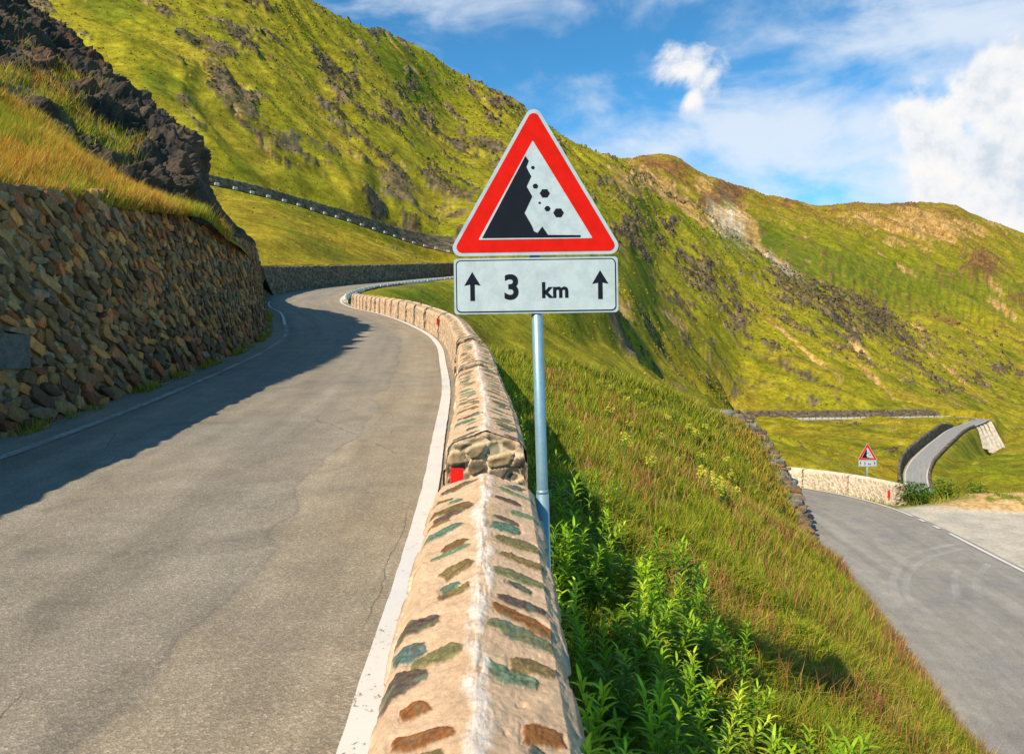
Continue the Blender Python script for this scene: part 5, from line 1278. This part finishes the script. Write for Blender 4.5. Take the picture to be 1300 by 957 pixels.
def plant_copies(protos_, name, places, cat, group):
    used = set()
    for (x, y, z, sc_, label) in places:
        k = random.randrange(len(protos_)); root = empty(name, (x, y, z), (random.uniform(-.12, .12), random.uniform(-.12, .12), random.uniform(0, 6.28))); root.scale = (sc_,)*3
        tag(root, label, cat, group)
        for part in protos_[k]:
            if k in used: q = part.copy(); COL.objects.link(q)
            else: q = part
            q.parent = root
        used.add(k)
    for k in range(len(protos_)):
        if k not in used:
            for part in protos_[k]: bpy.data.objects.remove(part)
def gz_at(G, x, y):
    d = (G[..., 0]-x)**2+(G[..., 1]-y)**2; return float(G[..., 2].ravel()[np.argmin(d)])
GEs = GE[::2, ::2]
def foot(y): return float(UP.off(sy(y), np.float64(.78))[0])
random.seed(21)
P1 = [herb(k, .9, 60, .17, .036, 1+k % 3, False, c) for k, c in ((1, (144,172,34)), (2, (122,156,28)), (3, (160,180,48)), (4, (110,146,26)))]
pl = []
for k in range(66):
    y = random.uniform(2.5, 6.4); x = foot(y)+.12+abs(random.gauss(.0, .85))
    if abs(y-3.77) < .22 and x < foot(y)+.25: x += .25
    pl.append((x, y, gz_at(GEs, x, y)-.02, random.uniform(.62, 1.0), 'tall leafy green herb in the thicket at the foot of the near signpost'))
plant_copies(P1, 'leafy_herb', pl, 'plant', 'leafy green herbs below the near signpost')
P2 = [herb(k, .62, 34, .11, .022, k % 3, False, c) for k, c in ((11, (122,152,30)), (12, (140,166,40)), (13, (104,136,24)))]
pl = []
for k in range(84):
    y = random.uniform(5.6, 19); x = foot(y)+.12+random.random()**1.4*1.7
    pl.append((x, y, gz_at(GEs, x, y)-.02, random.uniform(.75, 1.3), 'leafy green herb growing in the band along the back of the curving parapet'))
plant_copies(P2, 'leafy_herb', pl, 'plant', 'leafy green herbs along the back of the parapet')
P5 = [herb(31, .42, 16, .24, .085, 1, False, (98,128,30)), herb(32, .36, 14, .20, .07, 2, False, (132,140,44))]
pl = []
for k in range(26):
    y = random.uniform(2.9, 8.5); x = foot(y)+.3+abs(random.gauss(0, 1.0)); pl.append((x, y, gz_at(GEs, x, y)-.02, random.uniform(.6, 1.2), 'broad leaved weed low down among the herbs on the near bank'))
plant_copies(P5, 'broadleaf_weed', pl, 'plant', 'broad leaved weeds on the near bank')
P3 = [herb(k, .55, 30, .12, .035, 2, True, c) for k, c in ((21, (112,150,40)), (22, (96,140,34)))]
prx = HX+F*GEs[..., 0]/GEs[..., 1]; pry = HY-F*GEs[..., 2]/GEs[..., 1]
def hit(px, py):
    d = (prx-px)**2+(pry-py)**2+(GEs[..., 1] < 1)*1e6; return GEs.reshape(-1, 3)[np.argmin(d)]
pl = []
for c, lab in (([(760,500),(775,506),(788,512),(797,520),(806,515)], 'in the upper clump on the bank, right of the signpost'), ([(826,535),(848,545),(812,530),(842,572),(800,556),(770,540),(860,600),(830,610),(870,640),(790,585)], 'scattered singly down the middle of the bank'),
               ([(878,556),(885,562),(892,556),(880,566)], 'in the clump just below the crest of the bank'), ([(888,596),(900,612),(918,600),(930,618),(908,630),(894,622)], 'in the big clump left of the dry stone wall'), ([(910,640),(922,648),(935,640),(918,655)], 'in the lowest clump beside the dry stone wall')):
    for a in c:
        h_ = hit(*a); pl.append((h_[0], h_[1], h_[2]-.03, random.uniform(.75, 1.15), 'pale yellow flowering herb '+lab))
plant_copies(P3, 'flowering_herb', pl, 'plant', 'yellow flowering herbs on the bank')
# low green bushes at the end of the lower parapet
def bush(seed):
    rr = random.Random(seed); ml = MB(); ms = MB()
    for k in range(7):
        a = rr.uniform(0, 6.28); ms.tube((0, 0, 0), (.35*math.cos(a), .35*math.sin(a), .55), .02, .006, 5, lin(90,70,44))
    for k in range(420):
        v = np.array([rr.gauss(0, 1) for _ in range(3)]); v /= np.linalg.norm(v); rad = rr.uniform(.55, 1)**.5*(.8+.3*math.sin(3*v[0]+seed)); p = v*rad*(.55, .55, .42)+(0, 0, .4)
        leafstrip(ml, p, rr.uniform(0, 6.28), rr.uniform(-.3, 1), rr.uniform(.1, .2), .06, .8, np.array(lin(86,124,24))*rr.uniform(.6, 1.4))
    return [ms.build('branches', M_stem, None, col=True), ml.build('foliage', M_leaf, None, col=True)]
P4 = [bush(1), bush(2)]; pl = []
for (x, y, z, s_, lab) in ((17.0,30.4,-7.1,1.2,'rounded green bush touching the reflector end of the lower parapet'), (17.9,31.0,-7.2,1.1,'low green bush just right of the lower parapet end'), (19.3,31.6,-7.3,1.2,'spreading green bush in front of the foot of the S-shaped road'),
                      (20.6,31.4,-7.2,.95,'green bush at the right of the S-shaped road, on the earth bank'), (26.2,32.2,-7.7,1.0,'lone small bush on the earth bank farther right')):
    pl.append((x, y, z, s_, lab))
plant_copies(P4, 'bush', pl, 'bush', 'green bushes by the lower road')
